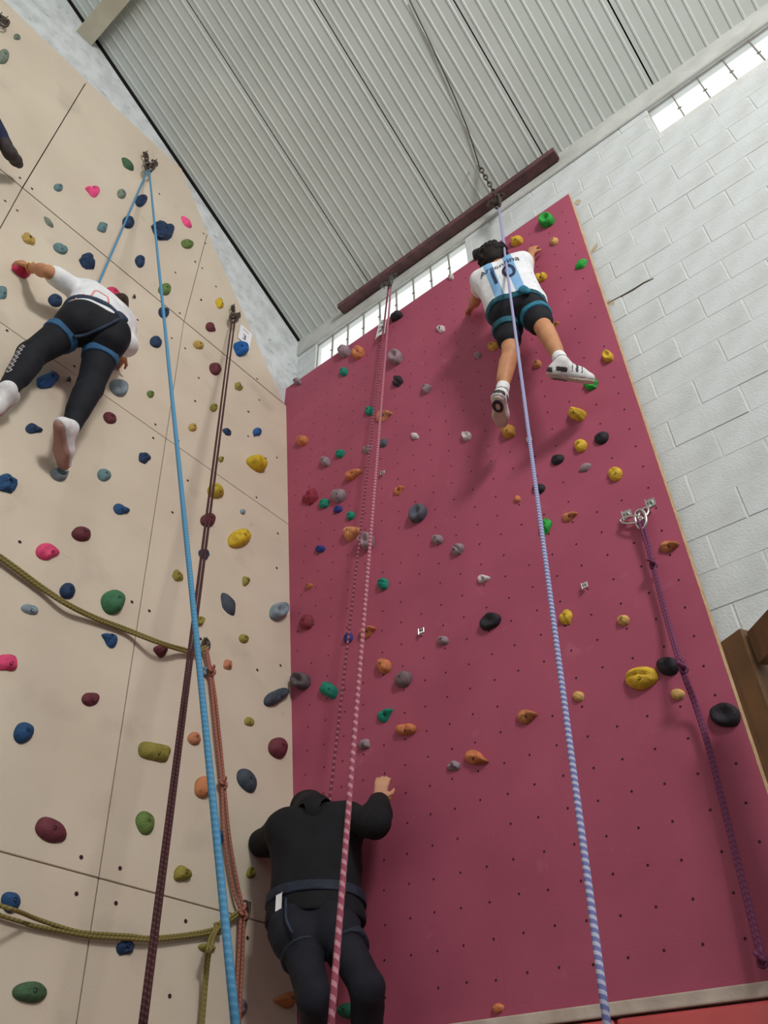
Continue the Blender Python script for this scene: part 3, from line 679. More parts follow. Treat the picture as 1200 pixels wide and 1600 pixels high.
    ('P', -2.586, 4.418, (0.0516, -0.0341, -0.0453, -0.0411), 0.043, 'dome', 'maroonp', 'maroon hold on the red wall beside the corner, mid height'),
    ('P', -2.044, 4.125, (0.0689, 0.0168, -0.0001, -0.0482), 0.055, 'horn', 'orange', 'orange horned hold behind the pink dotted rope, mid height'),
    ('P', -2.207, 4.145, (0.0350, -0.0121, -0.0216, -0.0356), 0.028, 'dome', 'pblue', 'blue oval hold between the pink dotted rope strands, left of the horned orange'),
    ('P', -1.919, 3.840, (0.0431, 0.0276, 0.0069, -0.0552), 0.042, 'dome', 'orange', 'orange hold with a pocket, left of the grey boulder hold'),
    ('P', -1.779, 3.702, (0.0331, -0.0491, -0.0494, -0.0196), 0.046, 'dome', 'graypur', 'grey boulder-like hold below the pocketed orange hold'),
    ('P', -2.354, 3.833, (0.0249, 0.0672, 0.0290, -0.0538), 0.040, 'box', 'teal', 'teal block hold left of the pink dotted rope, lower half'),
    ('P', -2.596, 3.977, (0.0439, 0.0640, 0.0304, -0.0635), 0.057, 'disc', 'graydk2', 'dark grey pocketed hold on the red side of the wall corner'),
    ('P', -1.913, 3.531, (0.0536, 0.0253, 0.0158, -0.0406), 0.042, 'horn', 'teal', 'teal jagged hold right of the pink dotted rope, lower half'),
    ('P', -1.765, 3.396, (0.0648, -0.0025, -0.0188, -0.0432), 0.050, 'lobes', 'orange', 'orange two-tiered hold right below the jagged teal hold'),
    ('P', -2.067, 3.401, (0.0379, 0.0056, -0.0051, -0.0292), 0.027, 'box', 'lilac', 'small pale lilac hold right of the pink dotted rope, low down'),
    ('P', -1.494, 3.844, (0.0376, 0.0025, -0.0077, -0.0292), 0.027, 'dome', 'lilac', 'pinkish grey hold beside a metal hanger, centre of the red wall'),
    ('P', -0.615, 4.710, (0.0420, 0.0033, -0.0062, -0.0376), 0.028, 'dome', 'black', 'black smooth oval hold nearest right of the blue-white rope, upper'),
    ('P', -0.461, 4.723, (0.0376, 0.0090, 0.0032, -0.0470), 0.035, 'dome', 'pyellow', "yellow round hold between two black holds, under the climber's foot"),
    ('P', -0.468, 4.557, (0.0402, 0.0055, 0.0041, -0.0279), 0.024, 'leaf', 'lilac', 'lilac-grey slanting sliver hold left of the yellow split hold'),
    ('P', -0.314, 4.411, (0.0349, 0.0092, 0.0038, -0.0514), 0.035, 'slit', 'pyellow', 'yellow split hold nearest the right edge of the red wall'),
    ('P', -0.761, 4.570, (0.0403, -0.0055, -0.0229, -0.0313), 0.026, 'dome', 'black', 'black oval hold directly behind the blue-white rope'),
    ('P', -0.905, 4.570, (0.0176, 0.0109, 0.0062, -0.0265), 0.020, 'dome', 'orange', 'tiny orange hold left of the blue-white rope'),
    ('P', -0.613, 4.278, (0.0464, 0.0034, -0.0042, -0.0371), 0.034, 'horn', 'orangetan', 'tan-orange beaked hold right of the blue-white rope'),
    ('P', -0.764, 4.287, (0.0332, -0.0172, -0.0246, -0.0469), 0.031, 'chunk', 'bgreen', 'green hold directly behind the blue-white rope'),
    ('P', -1.343, 4.416, (0.0252, -0.0335, -0.0376, -0.0224), 0.036, 'slit', 'lilac', 'grooved lilac hold right of the slate grey disc'),
    ('P', -1.188, 4.128, (0.0425, 0.0020, -0.0092, -0.0309), 0.030, 'cup', 'white', 'whitish ledge hold above the large black oval hold'),
    ('P', -1.178, 3.837, (0.0588, 0.0218, 0.0157, -0.0486), 0.033, 'disc', 'black', 'large black oval hold with a bolt pocket, centre of red wall'),
    ('P', -0.745, 3.683, (0.0231, -0.0293, -0.0358, -0.0198), 0.032, 'chunk', 'pyellow', 'bright yellow three-cornered hold touching the blue-white rope'),
    ('P', -0.463, 3.547, (0.0297, -0.0063, -0.0118, -0.0256), 0.027, 'dome', 'yelpale', 'pale yellow bulb hold left of the purple rope'),
    ('P', -0.445, 3.235, (0.0729, -0.0087, -0.0182, -0.0538), 0.052, 'slit', 'pyellow', 'large yellow smiling-mouth hold, biggest yellow one on the red wall'),
    ('P', -0.317, 3.248, (0.0498, -0.0113, -0.0178, -0.0417), 0.039, 'dome', 'black', 'black rounded hold tucked behind the purple rope knot'),
    ('P', -0.155, 3.838, (0.0488, -0.0038, -0.0104, -0.0389), 0.042, 'horn', 'orangetan', 'tan-orange beaked hold at the right edge beside the purple rope'),
    ('P', -0.310, 3.110, (0.0287, -0.0068, -0.0095, -0.0246), 0.023, 'dome', 'yelpale', 'pale yellow hold under the black one beside the purple rope'),
    ('P', -0.758, 3.252, (0.0279, -0.0050, -0.0091, -0.0244), 0.022, 'dome', 'yelpale', 'pale yellow round hold just right of the lower blue-white rope'),
    ('P', -0.147, 2.961, (0.0480, -0.0294, -0.0383, -0.0407), 0.032, 'disc', 'black', 'large black half-round hold beside the wooden post'),
    ('P', -1.033, 3.240, (0.0608, 0.0024, -0.0061, -0.0427), 0.048, 'horn', 'orangetan', 'tan-orange horned hold left of the lower blue-white rope'),
    ('P', -1.341, 3.115, (0.0628, -0.0205, -0.0360, -0.0378), 0.052, 'horn', 'orange', 'large orange horned hold low on the red wall'),
    ('P', -1.479, 3.115, (0.0373, -0.0024, -0.0099, -0.0256), 0.026, 'chunk', 'lilac', 'grey-lilac hold left of the large orange horned hold'),
    ('P', -1.348, 2.070, (0.0266, -0.0022, -0.0026, -0.0175), 0.020, 'dome', 'orange', 'orange hold near the foot of the red wall above the white ledge'),
    ('P', -0.298, 7.027, (0.0591, 0.0055, -0.0158, -0.0787), 0.058, 'disc', 'bgreen', 'bright green hold at the upper right corner of the red wall'),
    ('P', -0.564, 7.034, (0.0472, -0.0034, -0.0310, -0.0495), 0.050, 'box', 'pyellow', "yellow block hold beside the striped-shirt climber's rope, near the top"),
    ('P', -0.289, 6.733, (0.0292, 0.0053, -0.0027, -0.0436), 0.030, 'dome', 'yelpale', "small tan hold right of the striped-shirt climber's raised hand"),
    ('P', -0.154, 6.294, (0.0430, 0.0116, 0.0137, -0.0494), 0.035, 'leaf', 'bgreen', 'green leaf-shaped hold near the right edge of the red wall'),
    ('P', -0.446, 6.423, (0.0410, -0.0046, -0.0251, -0.0620), 0.050, 'lobes', 'pyellow', "yellow hold right of the striped-shirt climber's shoulder"),
    ('P', -0.887, 7.192, (0.0640, 0.0033, -0.0219, -0.0523), 0.059, 'box', 'black', "black log-shaped hold on the top edge by the climber's head"),
    ('P', -0.905, 6.014, (0.0407, -0.0063, -0.0324, -0.0443), 0.032, 'dome', 'ochrep', "ochre hold left of the striped-shirt climber's shorts"),
    ('P', -1.033, 6.023, (0.0274, -0.0044, -0.0216, -0.0357), 0.020, 'chunk', 'lilac', 'tiny lilac hold left of the ochre hold near the shorts'),
    ('P', -0.431, 5.851, (0.0295, 0.0032, -0.0043, -0.0323), 0.026, 'horn', 'orangetan', "small tan hold right of the striped-shirt climber's bent knee"),
    ('P', -0.611, 5.579, (0.0272, -0.0067, -0.0204, -0.0358), 0.028, 'dome', 'orangetan', "small tan-orange hold between the striped-shirt climber's legs"),
    ('P', -0.310, 5.144, (0.0397, 0.0015, -0.0079, -0.0477), 0.042, 'chunk', 'bgreen', "green foothold under the striped-shirt climber's outstretched shoe"),
    ('P', -0.167, 5.293, (0.0296, 0.0117, 0.0092, -0.0473), 0.032, 'disc', 'pyellow', 'yellow hold near the right edge level with the outstretched shoe'),
    ('P', -0.436, 4.970, (0.0418, -0.0189, -0.0523, -0.0302), 0.051, 'box', 'pyellow', 'yellow tube-like hold under the green foothold'),
    ('P', -0.889, 5.125, (0.0469, 0.0016, -0.0125, -0.0482), 0.052, 'box', 'ochrep', "ochre foothold under the striped-shirt climber's lower shoe"),
    ('P', -1.196, 5.297, (0.0313, -0.0170, -0.0348, -0.0310), 0.033, 'ring', 'white', "white crescent hold left of the striped-shirt climber's lower shoe"),
    ('P', -0.334, 4.702, (0.0391, 0.0109, 0.0082, -0.0462), 0.031, 'dome', 'black', 'black nugget hold near the right edge under the tube-like yellow hold'),
    ('P', -1.177, 7.162, (0.0245, 0.0095, -0.0029, -0.0436), 0.023, 'dome', 'white', 'tiny whitish hold on the top edge at the right end of the window'),
    ('P', -2.153, 2.141, (0.0609, 0.0008, -0.0059, -0.0327), 0.036, 'dome', 'tealdk', "dark green hold between the black-clad climber's legs"),
    ('P', -1.934, 3.073, (0.0502, -0.0008, -0.0120, -0.0334), 0.034, 'dome', 'ochrep', "hold gripped by the black-clad climber's raised right hand"),
]
for n, (w, u, z, A, h, kind, col, label) in enumerate(HOLDS):
    V, F, flat = hold_mesh(A, h, kind, 100 + n)
    o = link('climbing_hold', mesh_data('climbing_hold', V, F, HM[col], not flat))
    o.matrix_world = wall_frame(w, u, z)
    tag(o, label, 'climbing hold', 'holds on the red wall' if w == 'P' else 'holds on the beige wall')
    size = math.sqrt(abs(A[0] * A[3] - A[1] * A[2]))
    if size > .028 and kind not in ('ring', 'leaf'):
        r0 = .0085 if size < .08 else .012
        bo = link('bolt', sock, o)
        vi = 1 + 1 * (13 if flat else 24) + 5
        p = V[0] if kind in ('disc', 'chunk', 'dome', 'tri') else V[vi]
        bo.location = (p[0], p[1], p[2] + .003)
        bo.scale = (r0, r0, .012)

# ------------------------------------------------------------ ropes
def rope_mat(name, base, fleck, mode='twist', freq=60.0, width=.5, rough=.75):
    m = new_mat(name, base, rough, .2)
    nt = m.node_tree; N = nt.nodes; L = nt.links; b = N['Principled BSDF']
    uv = N.new('ShaderNodeUVMap'); uv.uv_map = 'UVMap'
    sx = N.new('ShaderNodeSeparateXYZ'); L.new(uv.outputs[0], sx.inputs[0])
    a = N.new('ShaderNodeMath'); a.operation = 'MULTIPLY'; a.inputs[1].default_value = freq; L.new(sx.outputs[0], a.inputs[0])
    if mode == 'twist':
        c = N.new('ShaderNodeMath'); c.operation = 'ADD'; L.new(a.outputs[0], c.inputs[0]); L.new(sx.outputs[1], c.inputs[1])
        last = c
    else: last = a
    f = N.new('ShaderNodeMath'); f.operation = 'FRACT'; L.new(last.outputs[0], f.inputs[0])
    g = N.new('ShaderNodeMath'); g.operation = 'GREATER_THAN'; g.inputs[1].default_value = width; L.new(f.outputs[0], g.inputs[0])
    mx = N.new('ShaderNodeMix'); mx.data_type = 'RGBA'; mx.inputs['A'].default_value = lin(base); mx.inputs['B'].default_value = lin(fleck)
    L.new(g.outputs[0], mx.inputs['Factor']); L.new(mx.outputs['Result'], b.inputs['Base Color'])
    return m
RM = dict(blue=rope_mat('blue_rope', (76, 132, 168), (92, 146, 180), 'twist', 70, .6),
          darkred=rope_mat('dark_red_rope', (62, 34, 36), (92, 56, 58), 'twist', 60, .7),
          olive=rope_mat('olive_rope', (136, 124, 72), (112, 100, 58), 'twist', 50, .6),
          brown=rope_mat('brown_rope', (164, 108, 92), (138, 86, 74), 'twist', 50, .6),
          bluewhite=rope_mat('blue_white_rope', (116, 118, 172), (186, 184, 206), 'twist', 56, .55),
          pinkdot=rope_mat('pink_dotted_rope', (146, 72, 90), (188, 132, 144), 'twist', 34, .6),
          pinkdark=rope_mat('dark_dotted_rope', (112, 52, 68), (166, 102, 116), 'band', 30, .6),
          purple=rope_mat('purple_rope', (124, 66, 98), (104, 52, 82), 'twist', 50, .6),
          grey=rope_mat('grey_cord', (108, 104, 96), (74, 68, 60), 'twist', 18, .5))
ROPES = {'blue': {'mat': 'blue', 'r': 0.0078, 'smooth': False, 'strands': [[(-2.941, -2.028, 8.253), (-0.473, -2.261, 1.668)], [(-2.941, -2.038, 8.237), (-2.721, -2.139, 6.091)]]},
    'darkred': {'mat': 'darkred', 'r': 0.0066, 'smooth': False, 'strands': [[(-2.961, -0.894, 7.287), (-1.292, -1.854, 1.782)], [(-2.961, -0.865, 7.346), (-1.286, -1.846, 1.782)]]},
    'oliveup': {'mat': 'olive', 'r': 0.009, 'strands': [[(-2.646, -2.196, 3.831), (-2.645, -2.112, 3.823), (-2.642, -1.994, 3.798), (-2.639, -1.869, 3.77), (-2.615, -1.731, 3.733), (-2.637, -1.559, 3.75), (-2.639, -1.364, 3.773), (-2.576, -1.198, 3.748), (-2.635, -1.01, 3.818), (-2.649, -0.912, 3.851), (-2.646, -0.845, 3.911)], [(-2.644, -2.191, 3.813), (-2.643, -2.107, 3.805), (-2.64, -1.99, 3.78), (-2.637, -1.865, 3.752), (-2.613, -1.728, 3.719), (-2.635, -1.556, 3.735), (-2.638, -1.361, 3.758), (-2.575, -1.196, 3.736), (-2.633, -1.008, 3.801), (-2.647, -0.911, 3.835), (-2.644, -0.844, 3.894)]]},
    'olivelow': {'mat': 'olive', 'r': 0.008, 'strands': [[(-2.46, -1.768, 2.336), (-2.408, -1.741, 2.315), (-2.376, -1.708, 2.303), (-2.417, -1.641, 2.309), (-2.468, -1.546, 2.313), (-2.472, -1.399, 2.303), (-2.472, -1.311, 2.306), (-2.469, -1.132, 2.327), (-2.471, -1.019, 2.338), (-2.481, -0.828, 2.384), (-2.482, -0.668, 2.435), (-2.487, -0.612, 2.475), (-2.486, -0.511, 2.549)], [(-2.478, -1.751, 2.314), (-2.477, -1.696, 2.302), (-2.476, -1.621, 2.296), (-2.475, -1.561, 2.291), (-2.475, -1.479, 2.292), (-2.471, -1.309, 2.295), (-2.468, -1.13, 2.315), (-2.47, -1.017, 2.329), (-2.48, -0.827, 2.374), (-2.481, -0.667, 2.422), (-2.486, -0.603, 2.466), (-2.484, -0.502, 2.539)], [(-2.464, -0.644, 2.452), (-2.438, -0.697, 2.4), (-2.369, -0.768, 2.327), (-2.394, -0.752, 2.283), (-2.434, -0.716, 2.196), (-2.421, -0.716, 1.998)], [(-2.462, -0.674, 2.434), (-2.446, -0.714, 2.388), (-2.378, -0.78, 2.322), (-2.432, -0.734, 2.266), (-2.438, -0.721, 2.148), (-2.431, -0.721, 1.998)]], 'knots': [(-2.473, -0.65, 2.445)]},
    'brown': {'mat': 'brown', 'r': 0.0085, 'strands': [[(-2.645, -0.84, 3.905), (-2.625, -0.754, 3.654), (-2.595, -0.699, 3.397), (-2.566, -0.652, 3.148), (-2.533, -0.597, 2.867), (-2.506, -0.526, 2.636), (-2.486, -0.498, 2.552), (-2.479, -0.496, 2.495), (-2.47, -0.489, 2.332), (-2.428, -0.516, 2.147), (-2.422, -0.508, 2.005)], [(-2.643, -0.848, 3.891), (-2.633, -0.787, 3.715), (-2.594, -0.722, 3.389), (-2.565, -0.67, 3.143), (-2.532, -0.63, 2.859), (-2.503, -0.554, 2.615), (-2.484, -0.51, 2.538), (-2.479, -0.517, 2.491), (-2.47, -0.513, 2.329), (-2.428, -0.539, 2.144), (-2.421, -0.53, 2.003)]], 'knots': [(-2.618, -0.799, 3.766), (-2.555, -0.665, 3.138), (-2.473, -0.511, 2.53)]},
    'bluewhite': {'mat': 'bluewhite', 'r': 0.0085, 'smooth': False, 'strands': [[(-0.635, -0.145, 7.605), (-0.123, -1.695, 1.694)], [(-0.635, -0.145, 7.605), (-0.602, -0.3, 6.173)]]},
    'pinkdot': {'mat': 'pinkdot', 'mat2': 'pinkdark', 'r': 0.0078, 'smooth': False, 'strands': [[(-1.774, -0.135, 7.577), (-0.643, -1.871, 1.73)], [(-1.802, -0.135, 7.606), (-2.181, -0.3, 2.595)]]},
    'purple': {'mat': 'purple', 'r': 0.0085, 'strands': [[(-0.231, -0.15, 4.015), (-0.235, -0.15, 3.863), (-0.241, -0.15, 3.758), (-0.246, -0.15, 3.465), (-0.225, -0.22, 3.166), (-0.232, -0.15, 3.006), (-0.232, -0.15, 2.801), (-0.243, -0.16, 2.437), (-0.248, -0.18, 2.124), (-0.252, -0.18, 2.086)], [(-0.252, -0.15, 4.03), (-0.247, -0.15, 3.869), (-0.249, -0.15, 3.754), (-0.256, -0.15, 3.462), (-0.234, -0.22, 3.163), (-0.241, -0.15, 3.001), (-0.24, -0.15, 2.798), (-0.251, -0.16, 2.434), (-0.258, -0.18, 2.121), (-0.261, -0.18, 2.084)]], 'knots': [(-0.242, -0.16, 3.749), (-0.222, -0.23, 3.16), (-0.257, -0.18, 2.096)]}}
def rope_thing(key, label):
    spec = ROPES[key]
    first = Vector(spec['strands'][0][0])
    e = tag(empty('climbing_rope', Matrix.Translation(first)), label, 'rope')
    for pts in spec['strands']:
        P = [Vector(p) - first for p in pts]
        if spec.get('smooth', True): P = catmull(P, 8)
        else:
            # straight, tensioned strand
            P = [P[0].lerp(P[-1], k / 40) for k in range(41)]
        V, F, UV = tube_geo(P, spec['r'], 8)
        link('strand', mesh_data('strand', V, F, RM[spec.get('mat2') if (spec.get('mat2') and pts is spec['strands'][-1]) else spec['mat']], True, UV), e)
    for k in spec.get('knots', []):
        c = Vector(k) - first; s = spec['r'] * 1.55
        P = []
        for i in range(48):
            t = 2 * PI * i / 48
            P.append(c + Vector((math.sin(3 * t) * s * .8, (math.cos(t) - 2 * math.cos(2 * t)) * s * .55, (math.sin(t) + 2 * math.sin(2 * t)) * s * .75)))
        V, F, UV = tube_geo(P, spec['r'] * .95, 8, True)
        link('knot', mesh_data('knot', V, F, RM[spec['mat']], True, UV), e)
    return e
for key, label in (('blue', 'long taut blue rope running from the topmost beige-wall anchor down to the lower frame edge'),
                   ('darkred', 'doubled dark red rope hanging from the anchor beside the white paper tag'),
                   ('oliveup', 'doubled olive rope slung across the beige wall at mid height'),
                   ('olivelow', 'doubled olive rope slung low across the beige wall with a knotted tail'),
                   ('brown', 'doubled brown rope with knots hanging on the beige wall near the corner'),
                   ('bluewhite', 'blue and white flecked rope running down past the striped-shirt climber'),
                   ('pinkdot', 'pink dotted double rope from the roof beam down to the black-clad climber'),
                   ('purple', 'purple double rope hanging with two knots at the right of the red wall')):
    rope_thing(key, label)

# ------------------------------------------------------------ anchors: hangers, rings, carabiners
def ring_geo(c, ax1, ax2, r1, r2, r, n=20):
    c, ax1, ax2 = Vector(c), Vector(ax1).normalized(), Vector(ax2).normalized()
    P = [c + ax1 * (r1 * math.cos(2 * PI * i / n)) + ax2 * (r2 * math.sin(2 * PI * i / n)) for i in range(n)]
    V, F, _ = tube_geo(P, r, 6, True)
    return V, F
def hanger_geo(s=1.0):
    # bent plate: flange on the wall with a bolt head, eye standing out
    a = bevel_box(-.016 * s, .016 * s, -.02 * s, .02 * s, 0, .004 * s, .001)
    b = bevel_box(-.016 * s, -.011 * s, -.045 * s, .005 * s, 0, .032 * s, .001)
    V, F = join_geo([a, b])
    n = len(V)
    bolt = [(.009 * s * math.cos(k * PI / 3), .006 * s + .009 * s * math.sin(k * PI / 3), .014 * s) for k in range(6)] + [(.009 * s * math.cos(k * PI / 3), .006 * s + .009 * s * math.sin(k * PI / 3), .003 * s) for k in range(6)]
    return V, F, (bolt, [tuple(range(6))] + [(k, 6 + k, 6 + (k + 1) % 6, (k + 1) % 6) for k in range(6)])
ANCHORS = {'top': {'plates': [('U', -2.067, 8.605), ('U', -1.962, 8.617)], 'hub': (-2.951, -2.035, 8.302), 'two': 1},
    'red': {'plates': [('U', -0.857, 7.613), ('U', -0.781, 7.578)], 'hub': (-2.971, -0.882, 7.365), 'two': 1},
    'beamleft': {'beam': [(-1.847, -0.115, 7.703), (-1.735, -0.115, 7.726)], 'plates': [('P', 0, 0)], 'hub': (-1.765, -0.155, 7.585), 'two': 1},
    'beamright': {'beam': [(-0.685, -0.115, 7.773), (-0.596, -0.115, 7.772)], 'plates': [('P', 0, 0)], 'hub': (-0.627, -0.165, 7.618), 'two': 1},
    'purple': {'plates': [('P', -0.309, 4.124), ('P', -0.179, 4.129)], 'hub': (-0.239, -0.15, 4.023), 'two': 0},
    'mid': {'plates': [('L', -0.82, 3.98)], 'hub': (-2.658, -0.838, 3.928), 'two': 0},
    'low': {'plates': [('L', -0.432, 2.586)], 'hub': (-2.485, -0.49, 2.545), 'two': 0},
    'corner': {'plates': [('U', -3.488, 8.607), ('U', -3.444, 8.628)], 'hub': (-2.991, -3.452, 8.478), 'two': 0}}
def anchor(key, label, mat, s=1.0):
    a = ANCHORS[key]
    m0 = wall_frame(*a['plates'][0])
    if a.get('beam'): m0 = frame(a['beam'][0], (1, 0, 0), (0, 0, 1), (0, -1, 0))
    e = tag(empty('rope_anchor', m0), label, 'anchor')
    inv = m0.inverted()
    hub = inv @ Vector(a['hub'])
    plates = [frame(b, (1, 0, 0), (0, 0, 1), (0, -1, 0)) for b in a['beam']] if a.get('beam') else [wall_frame(*p) for p in a['plates']]
    for pm in plates:
        V, F, B = hanger_geo(1.05 * s)
        q = inv @ pm
        link('hanger', mesh_data('hanger', V, F, mat, False), e, q)
        link('bolt', mesh_data('bolt', B[0], B[1], mat, False), e, q)
        p0 = q @ Vector((-.02 * s, -.04 * s, .03 * s)); d = hub - p0
        if d.length > .02:
            dn = d.normalized(); side = dn.cross(Vector((0, 0, 1)))
            if side.length < .1: side = Vector((1, 0, 0))
            side.normalize(); k = max(1, round(d.length / .075))
            for i in range(k):
                c = p0 + d * ((i + .5) / k); sd = side if i % 2 == 0 else dn.cross(side)
                V, F = ring_geo(c, dn, sd, d.length / k * .60, .018 * s, .0055 * s)
                link('chain_link', mesh_data('chain_link', V, F, mat), e)
    V, F = ring_geo(hub, (0, 1, 0), (1, 0, .3), .05 * s, .026 * s, .0065 * s)
    link('carabiner', mesh_data('carabiner', V, F, mat), e)
    if a.get('two'):
        V, F = ring_geo(hub + Vector((.012, .005, .01)), (0, 1, .1), (.6, 0, .8), .05 * s, .026 * s, .0065 * s)
        link('carabiner', mesh_data('carabiner', V, F, mat), e)
    return e
anchor('top', 'dark two-bolt anchor at the top of the beige wall holding the blue rope', M_BLACKSTEEL, 1.3)
anchor('red', 'dark two-bolt anchor of the dark red rope, beside the white paper tag', M_BLACKSTEEL, 1.2)
anchor('beamleft', 'steel anchor on the roof beam above the long window, carrying the pink dotted rope', M_STEEL, 1.2)
anchor('beamright', 'dark steel anchor on the roof beam above the striped-shirt climber', M_BLACKSTEEL, 1.4)
anchor('purple', 'shiny two-bolt chain anchor of the purple rope', M_BRIGHT, 1.2)
anchor('mid', 'bolt and ring where the upper olive rope meets the brown rope', M_BLACKSTEEL, .9)
anchor('low', 'bolt where the lower olive rope and brown rope are tied, near the bottom', M_BLACKSTEEL, .9)
anchor('corner', 'dark anchor at the far top left corner of the beige wall', M_BLACKSTEEL, 1.2)
HANGERS = [('P', -1.91, 5.404, 'small bolt hanger right of the pink dotted rope, upper part of the red wall'), ('P', -1.637, 3.97, 'bolt hanger left of the pinkish grey hold, centre of the red wall'), ('P', -0.612, 3.821, 'bright bolt hanger alone right of the blue-white rope, mid height'), ('P', -0.76, 4.978, 'tiny bolt hanger left of the blue-white rope below the striped-shirt climber'), ('L', -1.756, 6.724, "dark bolt hanger beside the white-shirted climber's shoulder"), ('L', -2.04, 5.35, "dark bolt hanger between the white-shirted climber's legs")]
for (w, u, z, label) in HANGERS:
    V, F, B = hanger_geo(.8)
    e = tag(link('bolt_hanger', mesh_data('bolt_hanger', V, F, M_BRIGHT if w == 'P' else M_BLACKSTEEL, False)), label, 'bolt hanger', 'empty bolt hangers')
    e.matrix_world = wall_frame(w, u, z)
    link('bolt', mesh_data('bolt', B[0], B[1], M_BRIGHT if w == 'P' else M_BLACKSTEEL, False), e)

# chain and cable under the roof
c0, c1 = Vector((-0.676, -0.289, 8.144)), Vector((-0.640, -0.135, 7.775))
ch = tag(empty('chain', Matrix.Translation(c0)), 'short dark chain from the roof sheets to the right roof beam anchor', 'chain')
nl_ = 9
for i in range(nl_):
    d = (c1 - c0); c = d * ((i + .5) / nl_); dn = d.normalized(); sd = dn.cross(Vector((1, 0, .2))).normalized()
    if i % 2: sd = dn.cross(sd)
    V, F = ring_geo(c, dn, sd, d.length / nl_ * .62, .016, .006, 14)
    link('chain_link', mesh_data('chain_link', V, F, M_BLACKSTEEL), ch)
V, F = ring_geo(Vector((-.06, 0, .0)), (1, 0, 0), (0, 0.5, 1), .05, .05, .004, 16)
V, F = V[:6 * 11], [q for q in F if max(q) < 66]
link('hook', mesh_data('hook', V, F, M_BRIGHT), ch)
cp = [Vector(p) for p in [(-0.481, -1.472, 8.813), (-0.532, -0.989, 8.540), (-0.598, -0.572, 8.304), (-0.671, -0.297, 8.148)]]
V, F, UV = tube_geo([p - cp[0] for p in catmull(cp, 8)], .006, 6)
cb_ = tag(link('cable', mesh_data('cable', V, F, M_BLACKSTEEL, True, UV)), 'thin dark cable running along the underside of the roof to the chain', 'cable')
cb_.location = cp[0]

# ------------------------------------------------------------ paper number tags
M_PAPER = new_mat('white_paper', (232, 232, 236), .8, .2)
M_INK = new_mat('dark_ink', (52, 54, 70), .8, .1)
M_INKG = new_mat('grey_ink', (140, 142, 152), .8, .1)
def text_geo(body, size):
    cu = bpy.data.curves.new('text', 'FONT'); cu.body = body; cu.size = size; cu.align_x = 'CENTER'; cu.align_y = 'CENTER'; cu.resolution_u = 3
    o = bpy.data.objects.new('text', cu); COL.objects.link(o)
    me = bpy.data.meshes.new_from_object(o.evaluated_get(bpy.context.evaluated_depsgraph_get()))
    bm = bmesh.new(); bm.from_mesh(me)
    bmesh.ops.triangulate(bm, faces=bm.faces[:])
    bmesh.ops.subdivide_edges(bm, edges=[e for e in bm.edges if e.calc_length() > size * .2], cuts=1)
    bm.verts.index_update()
    V = [Vector(v.co) for v in bm.verts]; F = [tuple(v.index for v in f.verts) for f in bm.faces]
    bm.free(); bpy.data.objects.remove(o); bpy.data.curves.remove(cu); bpy.data.meshes.remove(me)
    return V, F
def paper_tag(corners, bulge, digit, label, dsize, dpos=(.5, .42)):
    tl, tr_, br, bl = [Vector(c) for c in corners]
    n = (tr_ - tl).cross(bl - tl).normalized()
    if n.dot(cam.matrix_world.translation - tl) < 0: n = -n
    def S(u, v, off=0.0):
        p = tl.lerp(tr_, u).lerp(bl.lerp(br, u), v)
        return p + n * (bulge * math.sin(PI * min(max(u, 0), 1)) * (0.35 + .65 * v) + off) - tl
    V = []; F = []; N = 8
    for j in range(N + 1):
        for i in range(N + 1): V.append(S(i / N, j / N))
    for j in range(N):
        for i in range(N): F.append((j * (N + 1) + i, j * (N + 1) + i + 1, (j + 1) * (N + 1) + i + 1, (j + 1) * (N + 1) + i))
    o = tag(link('paper_tag', mesh_data('paper_tag', V, F, M_PAPER)), label, 'paper tag')
    o.location = tl
    W = (tr_ - tl).length; Hh = (bl - tl).length
    tv, tf = text_geo(digit, dsize)
    link('printed_number', mesh_data('printed_number', [S(dpos[0] + p.x / W, dpos[1] - p.y / Hh, .002) for p in tv], tf, M_INK, False), o)
    V = []; F = []
    for k in range(6):
        b = len(V); u0 = .26 + .08 * k
        for (u, v) in ((u0, .15), (u0 + .055, .15), (u0 + .055, .22), (u0, .22)): V.append(S(u, v, .002))
        F.append((b, b + 1, b + 2, b + 3))
    link('printed_line', mesh_data('printed_line', V, F, M_INKG, False), o)
    return o
paper_tag([(-1.912, -0.130, 7.194), (-1.835, -0.130, 7.143), (-1.850, -0.140, 6.947), (-1.946, -0.150, 6.932)], .012, '2', 'white curled paper tag numbered 2 hanging at the top of the red wall', .13, (.56, .62))
paper_tag([(-3.035, -0.748, 7.481), (-3.035, -0.605, 7.478), (-3.035, -0.607, 7.267), (-3.035, -0.748, 7.276)], .003, '3', 'white paper tag half hidden behind the bright blue cup hold', .10, (.45, .66))

